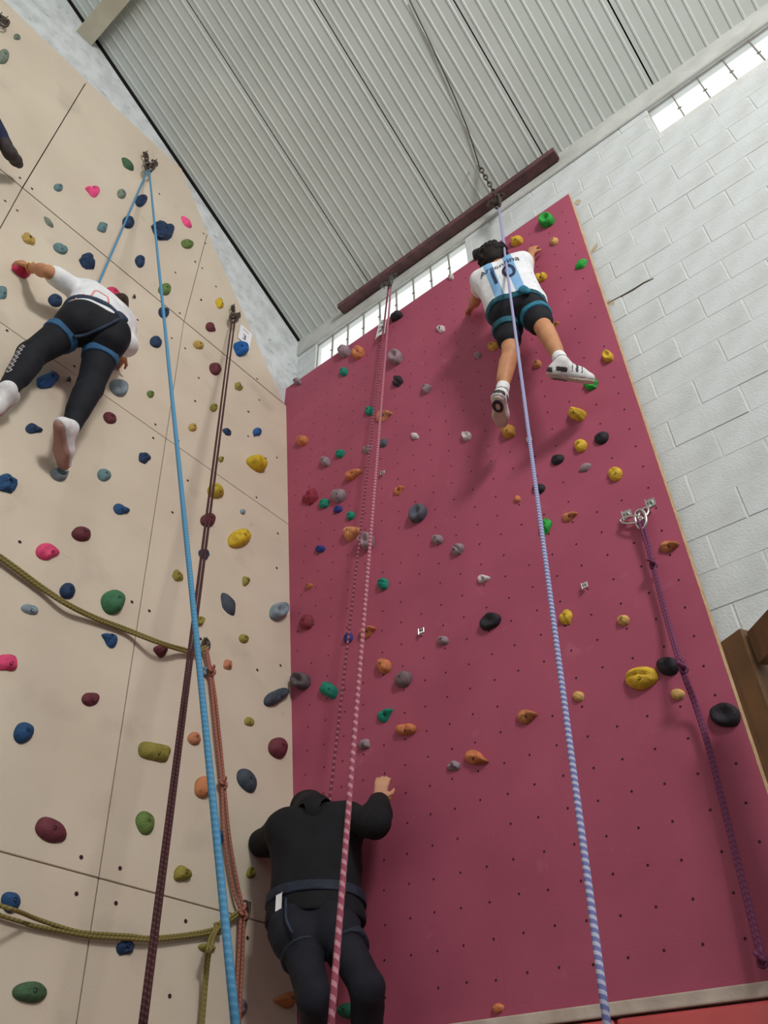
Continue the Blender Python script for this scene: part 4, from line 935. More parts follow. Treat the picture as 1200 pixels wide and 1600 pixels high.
# ------------------------------------------------------------ people: one smooth surface per body from blended tapered limbs
class Field:
    def __init__(s, pts, res, pad=.23):
        P = np.array(pts, float)
        s.res = res; s.lo = P.min(0) - pad; n = np.ceil((P.max(0) + pad - s.lo) / res).astype(int) + 1
        s.n = n; s.ax = [s.lo[i] + res * np.arange(n[i]) for i in range(3)]
        s.D = np.full(n, 0.15, np.float32)
    def sub(s, lo, hi):
        i0 = np.maximum(np.floor((np.array(lo) - s.lo) / s.res).astype(int), 0); i1 = np.minimum(np.ceil((np.array(hi) - s.lo) / s.res).astype(int) + 1, s.n)
        if (i1 <= i0).any(): return None, None
        sl = tuple(slice(a, b) for a, b in zip(i0, i1))
        X = np.stack(np.meshgrid(*[s.ax[k][sl[k]] for k in range(3)], indexing='ij'), -1)
        return sl, X
    def add(s, d, sl, k):
        D = s.D[sl]
        if k <= 0: s.D[sl] = np.minimum(D, d); return
        h = np.clip(.5 + .5 * (D - d) / k, 0, 1)
        s.D[sl] = D * (1 - h) + d * h - k * h * (1 - h)
    def cone(s, a, b, ra, rb, k=.02, grow=0.0, sq=None):
        a = np.array(a, float); b = np.array(b, float); ra += grow; rb += grow
        m = max(ra, rb) + .06
        sl, X = s.sub(np.minimum(a, b) - m, np.maximum(a, b) + m)
        if sl is None: return
        d = b - a; L = max(d @ d, 1e-9)
        t = np.clip(((X - a) @ d) / L, 0, 1)
        q = X - a - t[..., None] * d
        if sq is not None:      # squash along a direction
            ax = np.array(sq[0], float); q = q + (q @ ax)[..., None] * ax * (sq[1] - 1)
        s.add(np.linalg.norm(q, axis=-1) - (ra + t * (rb - ra)), sl, k)
    def ell(s, c, axes, rad, k=.02):
        c = np.array(c, float); m = max(rad) + .06
        sl, X = s.sub(c - m, c + m)
        if sl is None: return
        q = (X - c) @ np.array(axes, float).T / np.array(rad)
        r = np.linalg.norm(q, axis=-1); g = np.linalg.norm(q / np.array(rad), axis=-1) + 1e-9
        s.add((r * (r - 1) / g).astype(np.float32), sl, k)
    def cut(s, p, nrm, off=0.0):
        """keep the side where (x - p).n < 0"""
        nrm = np.array(nrm, float); nrm /= np.linalg.norm(nrm)
        X = np.stack(np.meshgrid(*s.ax, indexing='ij'), -1)
        s.D = np.maximum(s.D, ((X - np.array(p)) @ nrm - off).astype(np.float32))
    def ripple(s, amp, f, seed):
        X = np.meshgrid(*s.ax, indexing='ij'); r = np.random.RandomState(seed); w = 0
        for _ in range(5):
            v = r.normal(size=3) * f
            w = w + np.sin(v[0] * X[0] + v[1] * X[1] + v[2] * X[2] + r.uniform(0, 6))
        s.D += (amp * w / 3).astype(np.float32)
    def mesh(s):
        D = s.D; I = D < 0
        n = D.shape
        c = [I[i:n[0] - 1 + i, j:n[1] - 1 + j, k:n[2] - 1 + k] for i in (0, 1) for j in (0, 1) for k in (0, 1)]
        anyi = np.logical_or.reduce(c); alli = np.logical_and.reduce(c)
        cells = np.argwhere(anyi & ~alli)
        idx = -np.ones((n[0] - 1, n[1] - 1, n[2] - 1), np.int64)
        idx[cells[:, 0], cells[:, 1], cells[:, 2]] = np.arange(len(cells))
        acc = np.zeros((len(cells), 3)); cnt = np.zeros(len(cells))
        corners = [(i, j, k) for i in (0, 1) for j in (0, 1) for k in (0, 1)]
        for a in range(8):
            for b in range(a + 1, 8):
                d = np.abs(np.array(corners[a]) - np.array(corners[b]))
                if d.sum() != 1: continue
                pa = cells + corners[a]; pb = cells + corners[b]
                da = D[pa[:, 0], pa[:, 1], pa[:, 2]]; db = D[pb[:, 0], pb[:, 1], pb[:, 2]]
                m = (da < 0) != (db < 0)
                t = np.zeros(len(cells)); t[m] = da[m] / (da[m] - db[m])
                acc[m] += (np.array(corners[a]) + t[m, None] * (np.array(corners[b]) - np.array(corners[a]))); cnt[m] += 1
        V = (cells + acc / cnt[:, None]) * s.res + s.lo
        F = []
        for ax in range(3):
            o = [(1, 2), (2, 0), (0, 1)][ax]
            A = I; B = np.roll(I, -1, ax)
            e = np.argwhere(A != B)
            e = e[(e[:, ax] < n[ax] - 1) & (e[:, o[0]] > 0) & (e[:, o[1]] > 0) & (e[:, o[0]] < n[o[0]] - 1) & (e[:, o[1]] < n[o[1]] - 1)]
            sgn = A[e[:, 0], e[:, 1], e[:, 2]]
            q = []
            for (u, v) in ((-1, -1), (0, -1), (0, 0), (-1, 0)):
                p = e.copy(); p[:, o[0]] += u; p[:, o[1]] += v
                q.append(idx[p[:, 0], p[:, 1], p[:, 2]])
            q = np.stack(q, 1); q[~sgn] = q[~sgn][:, ::-1]
            F.append(q)
        F = np.concatenate(F)
        F = F[(F >= 0).all(1)]
        return V, F
def field_obj(name, fld, mats, parent, chooser=None, rot=None):
    V, F = fld.mesh()
    base = parent.matrix_world.inverted()
    M = Matrix(rot).transposed().to_4x4() if rot is not None else Matrix.Identity(4)
    M.translation = parent.matrix_world.translation
    inv = np.array(M.inverted())
    V2 = V @ inv[:3, :3].T + inv[:3, 3]
    me = bpy.data.meshes.new(name)
    me.vertices.add(len(V2)); me.vertices.foreach_set('co', V2.astype(np.float32).ravel())
    me.loops.add(len(F) * 4); me.loops.foreach_set('vertex_index', F.astype(np.int32).ravel())
    me.polygons.add(len(F)); me.polygons.foreach_set('loop_start', np.arange(0, len(F) * 4, 4, dtype=np.int32))
    me.polygons.foreach_set('use_smooth', np.ones(len(F), bool))
    for m in (mats if isinstance(mats, list) else [mats]): me.materials.append(m)
    if chooser is not None:
        me.polygons.foreach_set('material_index', np.asarray(chooser(V[F].mean(1)), np.int32))
    me.update(calc_edges=True); me.validate()
    o = bpy.data.objects.new(name, me); COL.objects.link(o)
    o.parent = parent; o.matrix_local = base @ M
    return o, V, F

def unit(v):
    v = np.array(v, float); return v / max(np.linalg.norm(v), 1e-9)

SKIN = noise_mat('skin', (206, 156, 126), (194, 138, 108), 14, .55, .08, 200)
SKIN2 = noise_mat('tan_skin', (196, 142, 104), (182, 124, 90), 14, .55, .08, 200)
EYE_W = new_mat('eye_white', (235, 232, 228), .3); EYE_D = new_mat('eye_iris', (48, 34, 26), .3); LIP = new_mat('lips', (172, 96, 90), .5)

class Person:
    def __init__(s, J, scale, label, skin, res=.0085, roll={}, fat=1.0):
        s.roll = roll; s.fat = fat
        s.J = {k: np.array(v, float) for k, v in J.items()}; J = s.J; s.s = scale; s.skin = skin; s.res = res
        s.up = unit(J['neck'] - J['pel']); r = J['shR'] - J['shL'] + .5 * (J['hipR'] - J['hipL'])
        s.rt = unit(r - s.up * (r @ s.up)); s.fw = np.cross(s.up, s.rt)
        h = unit(J['hipR'] - J['hipL']); s.hup = unit(s.up - h * (s.up @ h))
        s.root = tag(empty('person', Matrix.Translation(J['pel'])), label, 'person')
        s.pts = list(J.values())
    def torso(s, f, grow=0.0, k=.05):
        J = s.J; sc = s.s; fw = s.fw
        mid = (J['neck'] + J['pel']) / 2
        for a in ('L', 'R'):
            hip = J['hip' + a]; sh = J['sh' + a]
            inner = J['neck'] + .55 * (sh - J['neck']) - s.up * .07 * sc
            waist = (hip + inner) / 2 * .85 + mid * .15 - s.up * .02
            f.cone(hip + s.up * .02, waist, .105 * sc, .092 * sc, k, grow, (fw, 1.12))
            f.cone(waist, inner, .092 * sc, .105 * sc, k, grow, (fw, 1.12))
            f.cone(inner, sh - s.up * .01, .078 * sc, .055 * sc, k, grow)
        f.cone(J['pel'], mid, .10 * sc, .10 * sc, k, grow, (fw, 1.1))
        f.cone(mid, J['neck'] - s.up * .1 * sc, .10 * sc, .095 * sc, k, grow, (fw, 1.1))
        f.cone(J['neck'] + .2 * (J['shL'] - J['neck']) - s.up * .03, J['neck'] + .2 * (J['shR'] - J['neck']) - s.up * .03, .052 * sc, .052 * sc, .05, grow)
    def glutes(s, f, grow=0.0, size=.088, k=.04):
        for a in ('L', 'R'):
            c = s.J['hip' + a] - s.fw * .045 * s.s - s.up * .035 * s.s
            f.cone(c, c + unit(s.J['kn' + a] - s.J['hip' + a]) * .05, size * s.s, size * .95 * s.s, k, grow)
    def leg(s, f, a, t0=0.0, t1=2.0, grow=0.0, k=.03, fat=1.0):
        J = s.J; sc = s.s * fat * s.fat; h, kn, an = J['hip' + a], J['kn' + a], J['an' + a]
        if t0 < 1:
            e = min(t1, 1.0)
            f.cone(h + (kn - h) * t0, h + (kn - h) * e, (.088 - .032 * t0) * sc, (.088 - .034 * e) * sc, k, grow)
        if t1 > 1:
            back = -unit(unit(kn - h) - unit(an - kn) + 1e-6) if np.linalg.norm(unit(kn - h) - unit(an - kn)) > .15 else -s.fw
            e = t1 - 1.0
            f.cone(kn, kn + (an - kn) * e, .054 * sc, (.054 - .020 * e) * sc, k, grow)
            cf = kn + (an - kn) * .30 + back * .014 * sc
            f.cone(cf - (an - kn) * .1, cf + (an - kn) * min(.28, max(e - .3, .05)), .050 * sc, .040 * sc, k, grow)
    def arm(s, f, a, t0=0.0, t1=2.0, grow=0.0, k=.022):
        J = s.J; sc = s.s; sh, el, wr = J['sh' + a], J['el' + a], J['wr' + a]
        if t0 < 1:
            e = min(t1, 1.0); f.cone(sh + (el - sh) * t0, sh + (el - sh) * e, (.050 - .010 * t0) * sc, (.050 - .012 * e) * sc, k, grow)
        if t1 > 1:
            e = t1 - 1
            f.cone(el, el + (wr - el) * e * .4, .038 * sc, (.038 + .002) * sc, k, grow)
            f.cone(el + (wr - el) * e * .4, el + (wr - el) * e, .040 * sc, .026 * sc, k, grow)
    def hand(s, f, a, curl=.9):
        J = s.J; sc = s.s; wr = J['wr' + a]; d = unit(J['ha' + a] - wr)
        n = s.fw - d * (s.fw @ d)
        if np.linalg.norm(n) < .2: n = -s.up - d * (-s.up @ d)
        n = unit(n)                      # palm faces the wall
        w = np.cross(d, n) * (1 if a == 'R' else -1)   # towards the thumb side is -w / +w
        pc = wr + d * .045 * sc
        for q in (-.024, -.008, .008, .024):
            f.cone(wr + w * q * .7 * sc + d * .012, wr + d * .082 * sc + w * q * sc, .0145 * sc, .0125 * sc, .012)
        ln = [.030, .036, .034, .026]
        for i, q in enumerate((-.028, -.0095, .0095, .028)):
            b = wr + d * .084 * sc + w * q * sc; L = ln[i] * sc
            d1 = unit(d * math.cos(curl * .5) + n * math.sin(curl * .5) + w * q * 1.2); p1 = b + d1 * L * 1.25
            d2 = unit(d * math.cos(curl * 1.2) + n * math.sin(curl * 1.2)); p2 = p1 + d2 * L * .9
            d3 = unit(d * math.cos(curl * 1.7) + n * math.sin(curl * 1.7)); p3 = p2 + d3 * L * .65
            f.cone(b, p1, .0098 * sc, .0090 * sc, .004); f.cone(p1, p2, .0090 * sc, .0082 * sc, .004); f.cone(p2, p3, .0082 * sc, .0070 * sc, .004)
        t0 = wr + d * .022 * sc - w * .024 * sc; t1 = t0 + unit(d * .7 - w * .75 + n * .3) * .042 * sc; t2 = t1 + unit(d * .85 - w * .2 + n * .5) * .032 * sc
        f.cone(t0, t1, .0150 * sc, .0112 * sc, .010); f.cone(t1, t2, .0112 * sc, .0085 * sc, .004)
    def headframe(s):
        J = s.J; hu = unit(J['head'] - J['neck'] + s.up * .05); hf = unit(s.fw - hu * (s.fw @ hu)); hr = np.cross(hf, hu)
        return J['head'], hu, hf, hr
    def headshape(s, f):
        c, hu, hf, hr = s.headframe(); sc = s.s
        f.ell(c + hu * .02 * sc - hf * .008 * sc, (hr, hf, hu), (.076 * sc, .094 * sc, .092 * sc), .02)
        f.cone(c - hu * .02 * sc + hf * .035 * sc, c - hu * .075 * sc + hf * .05 * sc, .058 * sc, .036 * sc, .03)
        f.cone(c - hu * .05 * sc - hf * .02 * sc, s.J['neck'] - s.up * .03, .052 * sc, .056 * sc, .03)
        f.cone(c + hf * .088 * sc - hu * .005 * sc, c + hf * .106 * sc - hu * .028 * sc, .008 * sc, .013 * sc, .012)   # nose
        for q in (-1, 1):
            f.ell(c + hr * q * .076 * sc - hf * .005 * sc - hu * .008 * sc, (hr, hf, hu), (.010 * sc, .019 * sc, .030 * sc), .006)
    def face(s):
        c, hu, hf, hr = s.headframe(); sc = s.s; base = s.root.matrix_world.translation
        def blob(name, p, r, m, fl=1.0, par=None):
            bm = bmesh.new(); bmesh.ops.create_uvsphere(bm, u_segments=10, v_segments=6, radius=r)
            bm.verts.index_update(); V = [v.co.copy() for v in bm.verts]; F = [tuple(v.index for v in q.verts) for q in bm.faces]; bm.free()
            R = Matrix((Vector(hr), Vector(hf), Vector(hu))).transposed()
            V = [R @ Vector((v.x * fl, v.y, v.z)) + Vector(p) - base for v in V]
            return link(name, mesh_data(name, V, F, m), par or s.root)
        for q in (-1, 1):
            e = c + hr * q * .032 * sc + hf * .078 * sc + hu * .008 * sc
            eo = blob('eye', e, .0125 * sc, EYE_W); blob('iris', e + hf * .008 * sc, .0062 * sc, EYE_D, 1.0, eo)
        blob('mouth', c + hf * .083 * sc - hu * .056 * sc, .0085 * sc, LIP, 2.4)
    def body(s, parts):
        f = Field(s.pts, s.res)
        s.torso(f); s.glutes(f)
        for a in 'LR':
            s.leg(f, a); s.arm(f, a)
        s.headshape(f)
        for a in 'LR':
            s.hand(f, a)
            d, dn, sd, an = s.footframe(a)
            f.cone(an + dn * .02, an + d * .10 * s.s + dn * .045 * s.s, .036 * s.s, .026 * s.s, .03)
        o, V, F = field_obj('body', f, s.skin, s.root)
        return o
    def footframe(s, a):
        J = s.J; kn, an, to = J['kn' + a], J['an' + a], J['to' + a]
        sh = unit(an - kn); v = unit(to - an); d = unit(v - .30 * sh)
        sh = sh + np.array(s.roll.get(a, (0, 0, 0)), float)
        dn = unit(sh - d * (sh @ d)); return d, dn, np.cross(d, dn), an
    def shoe(s, a, mu, ms, len_=.17, chooser=None, name='shoe'):
        sc = s.s; d, dn, sd, an = s.footframe(a)
        heel = an - d * .045 * sc + dn * .045 * sc; ball = an + d * .105 * sc + dn * .052 * sc; toe = an + d * len_ * sc + dn * .056 * sc
        f = Field([heel, ball, toe, an], .007, .12)
        f.cone(an - d * .012 * sc - dn * .012, heel, .046 * sc, .041 * sc, .03)
        f.cone(heel, ball, .042 * sc, .048 * sc, .03)
        f.cone(an + dn * .01, ball - dn * .015, .045 * sc, .034 * sc, .03)
        f.cone(ball, toe, .047 * sc, .038 * sc, .03, 0, (dn, 1.15))
        f2 = Field([heel, ball, toe, an], .007, .12)
        f2.cone(heel, ball, .046 * sc, .052 * sc, .03); f2.cone(ball, toe, .052 * sc, .043 * sc, .03)
        lvl = an + dn * .066 * sc
        f.cut(lvl, dn)
        f2.cut(lvl - dn * .001, -dn); f2.cut(lvl + dn * .026 * sc, dn)
        o, _, _ = field_obj(name, f, mu, s.root, (lambda P: chooser(P, d, dn, sd, an)) if chooser else None)
        field_obj('sole', f2, ms, s.root)
        return o
    def band(s, fn, p, n, half, mat, name, grow):
        """strap: thin slice of an inflated body region"""
        f = Field(s.pts, .007); fn(f, grow)
        f.cut(np.array(p) + unit(n) * half, n); f.cut(np.array(p) - unit(n) * half, -unit(n))
        o, _, _ = field_obj(name, f, mat, s.root)
        return o
    def on_back(s, obj, pts, frm, off=.004, dirv=None):
        """drop flat points (in frame coordinates) onto a garment from behind"""
        me = obj.data; M = obj.matrix_world
        bpy.context.view_layer.update(); M = obj.matrix_world.copy()
        bvh = BVHTree.FromPolygons([M @ v.co for v in me.vertices], [tuple(p.vertices) for p in me.polygons])
        o, ex, ey = [Vector(q) for q in frm]; dr = Vector(dirv if dirv is not None else s.fw).normalized()
        R = []
        for p in pts:
            q = o + ex * p[0] + ey * p[1]
            h = bvh.ray_cast(q - dr * .5, dr, 1.2)
            R.append((h[0] if h[0] is not None else q) - dr * off)
        return R
    def print_on(s, obj, name, V, F, frm, mat, off=.004, dirv=None):
        R = s.on_back(obj, V, frm, off, dirv); base = s.root.matrix_world.translation
        return link(name, mesh_data(name, [p - base for p in R], F, mat, False), s.root)

def stripes_mat(name, a, b, half, duty, axis=0):
    m = noise_mat(name, a, tuple(int(x * .94) for x in a), 20, .8, .25, 70)
    nt = m.node_tree; N = nt.nodes; L = nt.links; bs = N['Principled BSDF']
    src = bs.inputs['Base Color'].links[0].from_socket
    tc = N.new('ShaderNodeTexCoord'); sx = N.new('ShaderNodeSeparateXYZ'); L.new(tc.outputs['Object'], sx.inputs[0])
    a1 = N.new('ShaderNodeMath'); a1.operation = 'MULTIPLY_ADD'; a1.inputs[1].default_value = 1 / half; a1.inputs[2].default_value = 100.5 + duty / 2 - .0
    L.new(sx.outputs[axis], a1.inputs[0])
    fr = N.new('ShaderNodeMath'); fr.operation = 'FRACT'; L.new(a1.outputs[0], fr.inputs[0])
    lt = N.new('ShaderNodeMath'); lt.operation = 'LESS_THAN'; lt.inputs[1].default_value = duty; L.new(fr.outputs[0], lt.inputs[0])
    mx = N.new('ShaderNodeMix'); mx.data_type = 'RGBA'; L.new(src, mx.inputs['A']); mx.inputs['B'].default_value = lin(b)
    L.new(lt.outputs[0], mx.inputs['Factor']); L.new(mx.outputs['Result'], bs.inputs['Base Color'])
    return m

M_WHITE = noise_mat('white_cotton', (232, 232, 234), (214, 216, 220), 16, .85, .2, 60)
M_BLACKF = noise_mat('black_sports_fabric', (26, 28, 36), (20, 21, 27), 20, .8, .15, 80)
M_BLACKJ = noise_mat('black_jacket_fabric', (24, 24, 29), (18, 18, 22), 12, .85, .2, 60)
M_PANTS = noise_mat('dark_navy_trousers', (30, 31, 42), (22, 22, 30), 10, .85, .2, 60)
M_HAIR = noise_mat('black_hair', (26, 22, 22), (40, 32, 30), 40, .7, .8, 120)
M_BROWNHAIR = noise_mat('brown_hair', (74, 54, 42), (48, 36, 30), 40, .6, .6, 120)
M_TEALH = noise_mat('teal_harness_webbing', (38, 98, 112), (26, 66, 82), 26, .7, .2, 90)
M_TEALB = noise_mat('bright_teal_harness_pad', (44, 128, 152), (34, 96, 124), 26, .6, .2, 90)
M_BLUEH = noise_mat('blue_harness_webbing', (54, 100, 140), (40, 76, 112), 20, .7, .2, 90)
M_NAVYH = noise_mat('dark_blue_harness_webbing', (50, 64, 84), (38, 48, 66), 20, .7, .2, 90)
M_DARKH = noise_mat('dark_harness_webbing', (40, 46, 62), (28, 32, 44), 20, .7, .2, 90)
M_SHOEW = noise_mat('white_shoe', (228, 226, 226), (206, 204, 206), 30, .6, .2, 120)
M_SHOEG = new_mat('dark_shoe_panel', (58, 52, 58), .6)
M_SOLEP = noise_mat('pinkish_sole', (176, 136, 128), (156, 116, 108), 12, .75, .2, 50)
M_SOLEB = noise_mat('beige_sole', (206, 186, 176), (186, 166, 156), 12, .75, .2, 50)
M_SOCKS = M_WHITE
M_GREYL = new_mat('grey_stripe', (126, 128, 136), .8)
M_PINKPRINT = new_mat('coral_print', (226, 150, 140), .8)
M_GREYPRINT = new_mat('pale_grey_print', (170, 164, 166), .8)
M_NAVYPRINT = new_mat('navy_print', (34, 44, 72), .7)
M_DENIM = noise_mat('dark_blue_jeans', (42, 46, 78), (34, 36, 60), 30, .85, .2, 90)
M_SOCKD = noise_mat('dark_brown_sock', (72, 64, 64), (56, 50, 50), 30, .85, .2, 90)
POSES = {"boy": {"head": [-0.632, -0.414, 6.437], "neck": [-0.601, -0.421, 6.253], "shR": [-0.45, -0.41, 6.233], "shL": [-0.735, -0.48, 6.215], "elR": [-0.479, -0.236, 6.425], "wrR": [-0.454, -0.177, 6.639], "haR": [-0.435, -0.17, 6.711], "elL": [-0.881, -0.302, 6.336], "wrL": [-0.982, -0.179, 6.491], "haL": [-1.024, -0.145, 6.543], "pel": [-0.543, -0.435, 5.792], "hipR": [-0.474, -0.385, 5.789], "hipL": [-0.625, -0.423, 5.815], "knR": [-0.394, -0.413, 5.417], "anR": [-0.34, -0.417, 5.049], "toR": [-0.223, -0.316, 4.978], "knL": [-0.65, -0.394, 5.438], "anL": [-0.757, -0.415, 5.084], "toL": [-0.843, -0.276, 5.042]},
    "girl": {"head": [-2.789, -1.963, 6.115], "neck": [-2.695, -2.053, 5.962], "shR": [-2.685, -1.901, 5.905], "shL": [-2.708, -2.217, 5.949], "elL": [-2.647, -2.462, 5.826], "wrL": [-2.821, -2.525, 5.977], "haL": [-2.871, -2.561, 6.029], "elR": [-2.581, -1.879, 5.646], "wrR": [-2.775, -1.798, 5.762], "haR": [-2.848, -1.782, 5.79], "pel": [-2.513, -2.133, 5.502], "hipR": [-2.519, -2.04, 5.492], "hipL": [-2.575, -2.203, 5.503], "knR": [-2.573, -2.012, 5.086], "anR": [-2.557, -2.045, 4.688], "toR": [-2.666, -1.942, 4.588], "knL": [-2.67, -2.35, 5.132], "anL": [-2.622, -2.398, 4.738], "toL": [-2.607, -2.451, 4.568]},
    "blk": {"head": [-2.307, -0.251, 3.004], "neck": [-2.154, -0.365, 2.926], "shR": [-1.994, -0.306, 2.915], "shL": [-2.255, -0.494, 2.89], "elR": [-1.738, -0.396, 2.819], "wrR": [-1.845, -0.248, 2.987], "haR": [-1.835, -0.239, 3.07], "elL": [-2.521, -0.386, 2.892], "wrL": [-2.286, -0.319, 2.858], "haL": [-2.29, -0.253, 2.907], "pel": [-2.051, -0.456, 2.429], "hipR": [-1.994, -0.383, 2.427], "hipL": [-2.143, -0.481, 2.422], "knR": [-1.712, -0.489, 2.131], "anR": [-1.906, -0.256, 1.854], "toR": [-2.003, -0.116, 1.782], "knL": [-1.896, -0.603, 2.103], "anL": [-2.048, -0.327, 1.837], "toL": [-2.15, -0.191, 1.764]},
    "leg": {"head": [-2.863, -3.661, 7.284], "neck": [-2.863, -3.611, 7.101], "shR": [-2.763, -3.515, 7.162], "shL": [-2.962, -3.673, 6.997], "elR": [-2.776, -3.58, 7.422], "wrR": [-2.766, -3.626, 7.648], "haR": [-2.757, -3.637, 7.725], "elL": [-2.866, -3.788, 6.778], "wrL": [-2.939, -3.907, 6.958], "haL": [-2.96, -3.944, 7.022], "pel": [-2.756, -3.399, 6.691], "hipR": [-2.754, -3.346, 6.761], "hipL": [-2.819, -3.426, 6.636], "knR": [-2.863, -3.232, 7.118], "anR": [-2.822, -2.968, 6.851], "toR": [-2.915, -2.854, 6.942], "knL": [-2.901, -3.368, 6.258], "anL": [-2.876, -3.276, 5.89], "toL": [-3.03, -3.218, 5.935]}}

# ---- boy in the striped shirt on the red wall
b = Person(POSES['boy'], .93, 'climber in white and light blue striped shirt and black shorts on the red wall', SKIN2, roll={'R': (0, 1.5, 0)})
J = b.J
b.body(None); b.face()
f = Field(b.pts, .0085)
b.torso(f, .024)
b.glutes(f, .014, .084)
for a in 'LR':
    b.arm(f, a, 0, .82, .020)
f.cut(J['pel'] - b.hup * .055, -b.hup)
f.cut(J['neck'] + b.up * .012, b.up)
f.ripple(.0035, 26, 3)
M_JERSEY = stripes_mat('striped_jersey', (234, 234, 238), (126, 170, 210), .135, .46)
shirt, _, _ = field_obj('shirt', f, [M_JERSEY, M_WHITE], b.root, lambda P: (np.abs((P - J['pel']) @ b.rt) > .172).astype(int), (Vector(b.rt), Vector(b.fw), Vector(b.up)))
mid = J['pel'] * .45 + J['neck'] * .55
tv, tf = text_geo('10', .22)
b.print_on(shirt, 'shirt_number', [(p.x * .92 - .005, p.y - .03) for p in tv], tf, (mid, b.rt, b.up), M_NAVYPRINT, .005)
tv, tf = text_geo('Argentina', .062)
b.print_on(shirt, 'shirt_lettering', [(p.x * 1.15, p.y + .085) for p in tv], tf, (mid, b.rt, b.up), M_NAVYPRINT, .005)
f = Field(b.pts, .0085)
f.cone(J['hipL'], J['hipR'], .112, .112, .04); f.cone(J['pel'], J['pel'] + b.up * .05, .115, .11, .04, 0, (b.fw, 1.1))
b.glutes(f, .014, .086)
for a in 'LR': b.leg(f, a, 0, .66, .020)
f.cut(J['pel'], b.hup)
f.ripple(.003, 24, 8)
field_obj('shorts', f, M_BLACKF, b.root)
b.band(lambda f, g: (b.torso(f, g), b.glutes(f, g - .008, .084)), J['pel'] - b.hup * .035, b.hup, .024, M_TEALH, 'waist_belt', .032)
for a in 'LR':
    ax = unit(J['kn' + a] - J['hip' + a])
    b.band(lambda f, g, a=a: b.leg(f, a, 0, .8, g), J['hip' + a] + ax * .17, ax, .024, M_TEALB if a == 'R' else M_TEALH, 'leg_loop', .031)
gear = [J['hipR'] - b.fw * .15 - b.up * .035, J['hipR'] - b.fw * .155 - b.up * .09 + b.rt * .02]
f = Field([p for p in gear], .007, .1); f.cone(gear[0], gear[1], .030, .022, .02, 0, (b.fw, 1.6)); field_obj('harness_pad', f, M_TEALB, b.root)
for a in 'LR':
    kn, an = J['kn' + a], J['an' + a]; ax = unit(an - kn)
    f = Field([kn, an, J['to' + a]], .006, .1)
    f.cone(an - ax * .085, an, .041, .040, .01); f.cone(an, an + b.footframe(a)[0] * .04 + b.footframe(a)[1] * .02, .040, .038, .02)
    f.cut(an - ax * .105, -ax)
    def chs(P, an=an, ax=ax):
        t = (P - an) @ ax
        return ((np.abs(t + .045) < .006) | (np.abs(t + .022) < .006)).astype(int)
    field_obj('sock', f, [M_WHITE, M_GREYL], b.root, chs)
def ch_boy(P, d, dn, sd, an):
    u = (P - an) @ d; v = (P - an) @ dn; w = np.abs((P - an) @ sd)
    return (((u > -.045) & (u < .02) & (v > .012) & (v < .038) & (w > .024)) | ((u > .045) & (u < .105) & (v < .030) & (np.sin(u * 190) > .1)) | ((u < -.062) & (v > .02) & (v < .05))).astype(int)
def ch_sole(P, d, dn, sd, an):
    return np.zeros(len(P), int)
for a in 'LR':
    b.shoe(a, [M_SHOEW, M_SHOEG], M_SOLEB, .165, ch_boy)
    d, dn, sd, an = b.footframe(a)
    # dark heel cup printed under the sole
    c = an + dn * (.066 + .026) * .93 - d * .01
    V = []; F = []
    for i in range(20):
        t = 2 * PI * i / 20
        V.append(c + d * (.052 * math.cos(t)) + sd * (.034 * math.sin(t)) + dn * .0015 - b.J['pel']); V.append(c + d * (.026 * math.cos(t) + .004) + sd * (.014 * math.sin(t)) + dn * .0015 - b.J['pel'])
    for i in range(20):
        j = (i + 1) % 20; F.append((2 * i, 2 * j, 2 * j + 1, 2 * i + 1))
    link('heel_pad', mesh_data('heel_pad', V, F, M_SHOEG, False), b.root)
c, hu, hf, hr = b.headframe()
f = Field([c], .007, .24)
f.ell(c + hu * .030 - hf * .018, (hr, hf, hu), (.098, .104, .102), .02)
f.cone(c - hf * .05 + hu * .0, c - hf * .055 - hu * .055, .066, .05, .03)
rr = np.random.RandomState(2)
for _ in range(90):
    v = unit(rr.normal(size=3)); v = v if v @ (-hf * .7 + hu * .6) > -.25 else -v
    f.cone(c + hu * .025 - hf * .018 + v * .090, c + hu * .025 - hf * .018 + v * .106, .018, .014, .006)
f.cut(c + hf * .05 - hu * .02, unit(hf - .5 * hu), .0)
field_obj('hair', f, M_HAIR, b.root)

# ---- girl in the white shirt on the beige wall
g = Person(POSES['girl'], 1.0, 'climber in white T-shirt, black leggings and blue harness on the beige wall', SKIN2, roll={'R': (0, -.8, 0), 'L': (-.5, 0, 0)})
J = g.J
g.body(None); g.face()
f = Field(g.pts, .0085)
g.torso(f, .030)
for a in 'LR': g.arm(f, a, 0, .80 if a == 'L' else 1.45, .024)
f.cut(J['pel'] + g.hup * .040, -g.hup); f.cut(J['neck'] + g.up * .015, g.up)
f.ripple(.005, 20, 5)
tee, _, _ = field_obj('t_shirt', f, M_WHITE, g.root)
f = Field(g.pts, .0085)
f.cone(J['hipL'], J['hipR'], .118, .118, .04); f.cone(J['pel'], J['pel'] + g.up * .12, .118, .108, .04, 0, (g.fw, 1.1))
f.cone(J['hipL'] + g.up * .03, J['hipR'] + g.up * .03, .108, .108, .04)
g.torso(f, .015, .04)
g.glutes(f, .020, .100)
for a in 'LR': g.leg(f, a, 0, 1.93, .010, .03, 1.2)
f.cut(J['pel'] + g.hup * .085, g.hup)
leggings, _, _ = field_obj('leggings', f, M_BLACKF, g.root)
g.band(lambda f, gr: g.torso(f, gr), J['pel'] + g.hup * .135, g.hup, .022, M_NAVYH, 'waist_belt', .038)
for a in 'LR':
    ax = unit(J['kn' + a] - J['hip' + a])
    g.band(lambda f, gr, a=a: g.leg(f, a, 0, .9, gr, .03, 1.2), J['hip' + a] + ax * .17, ax, .026, M_BLUEH, 'leg_loop', .019)
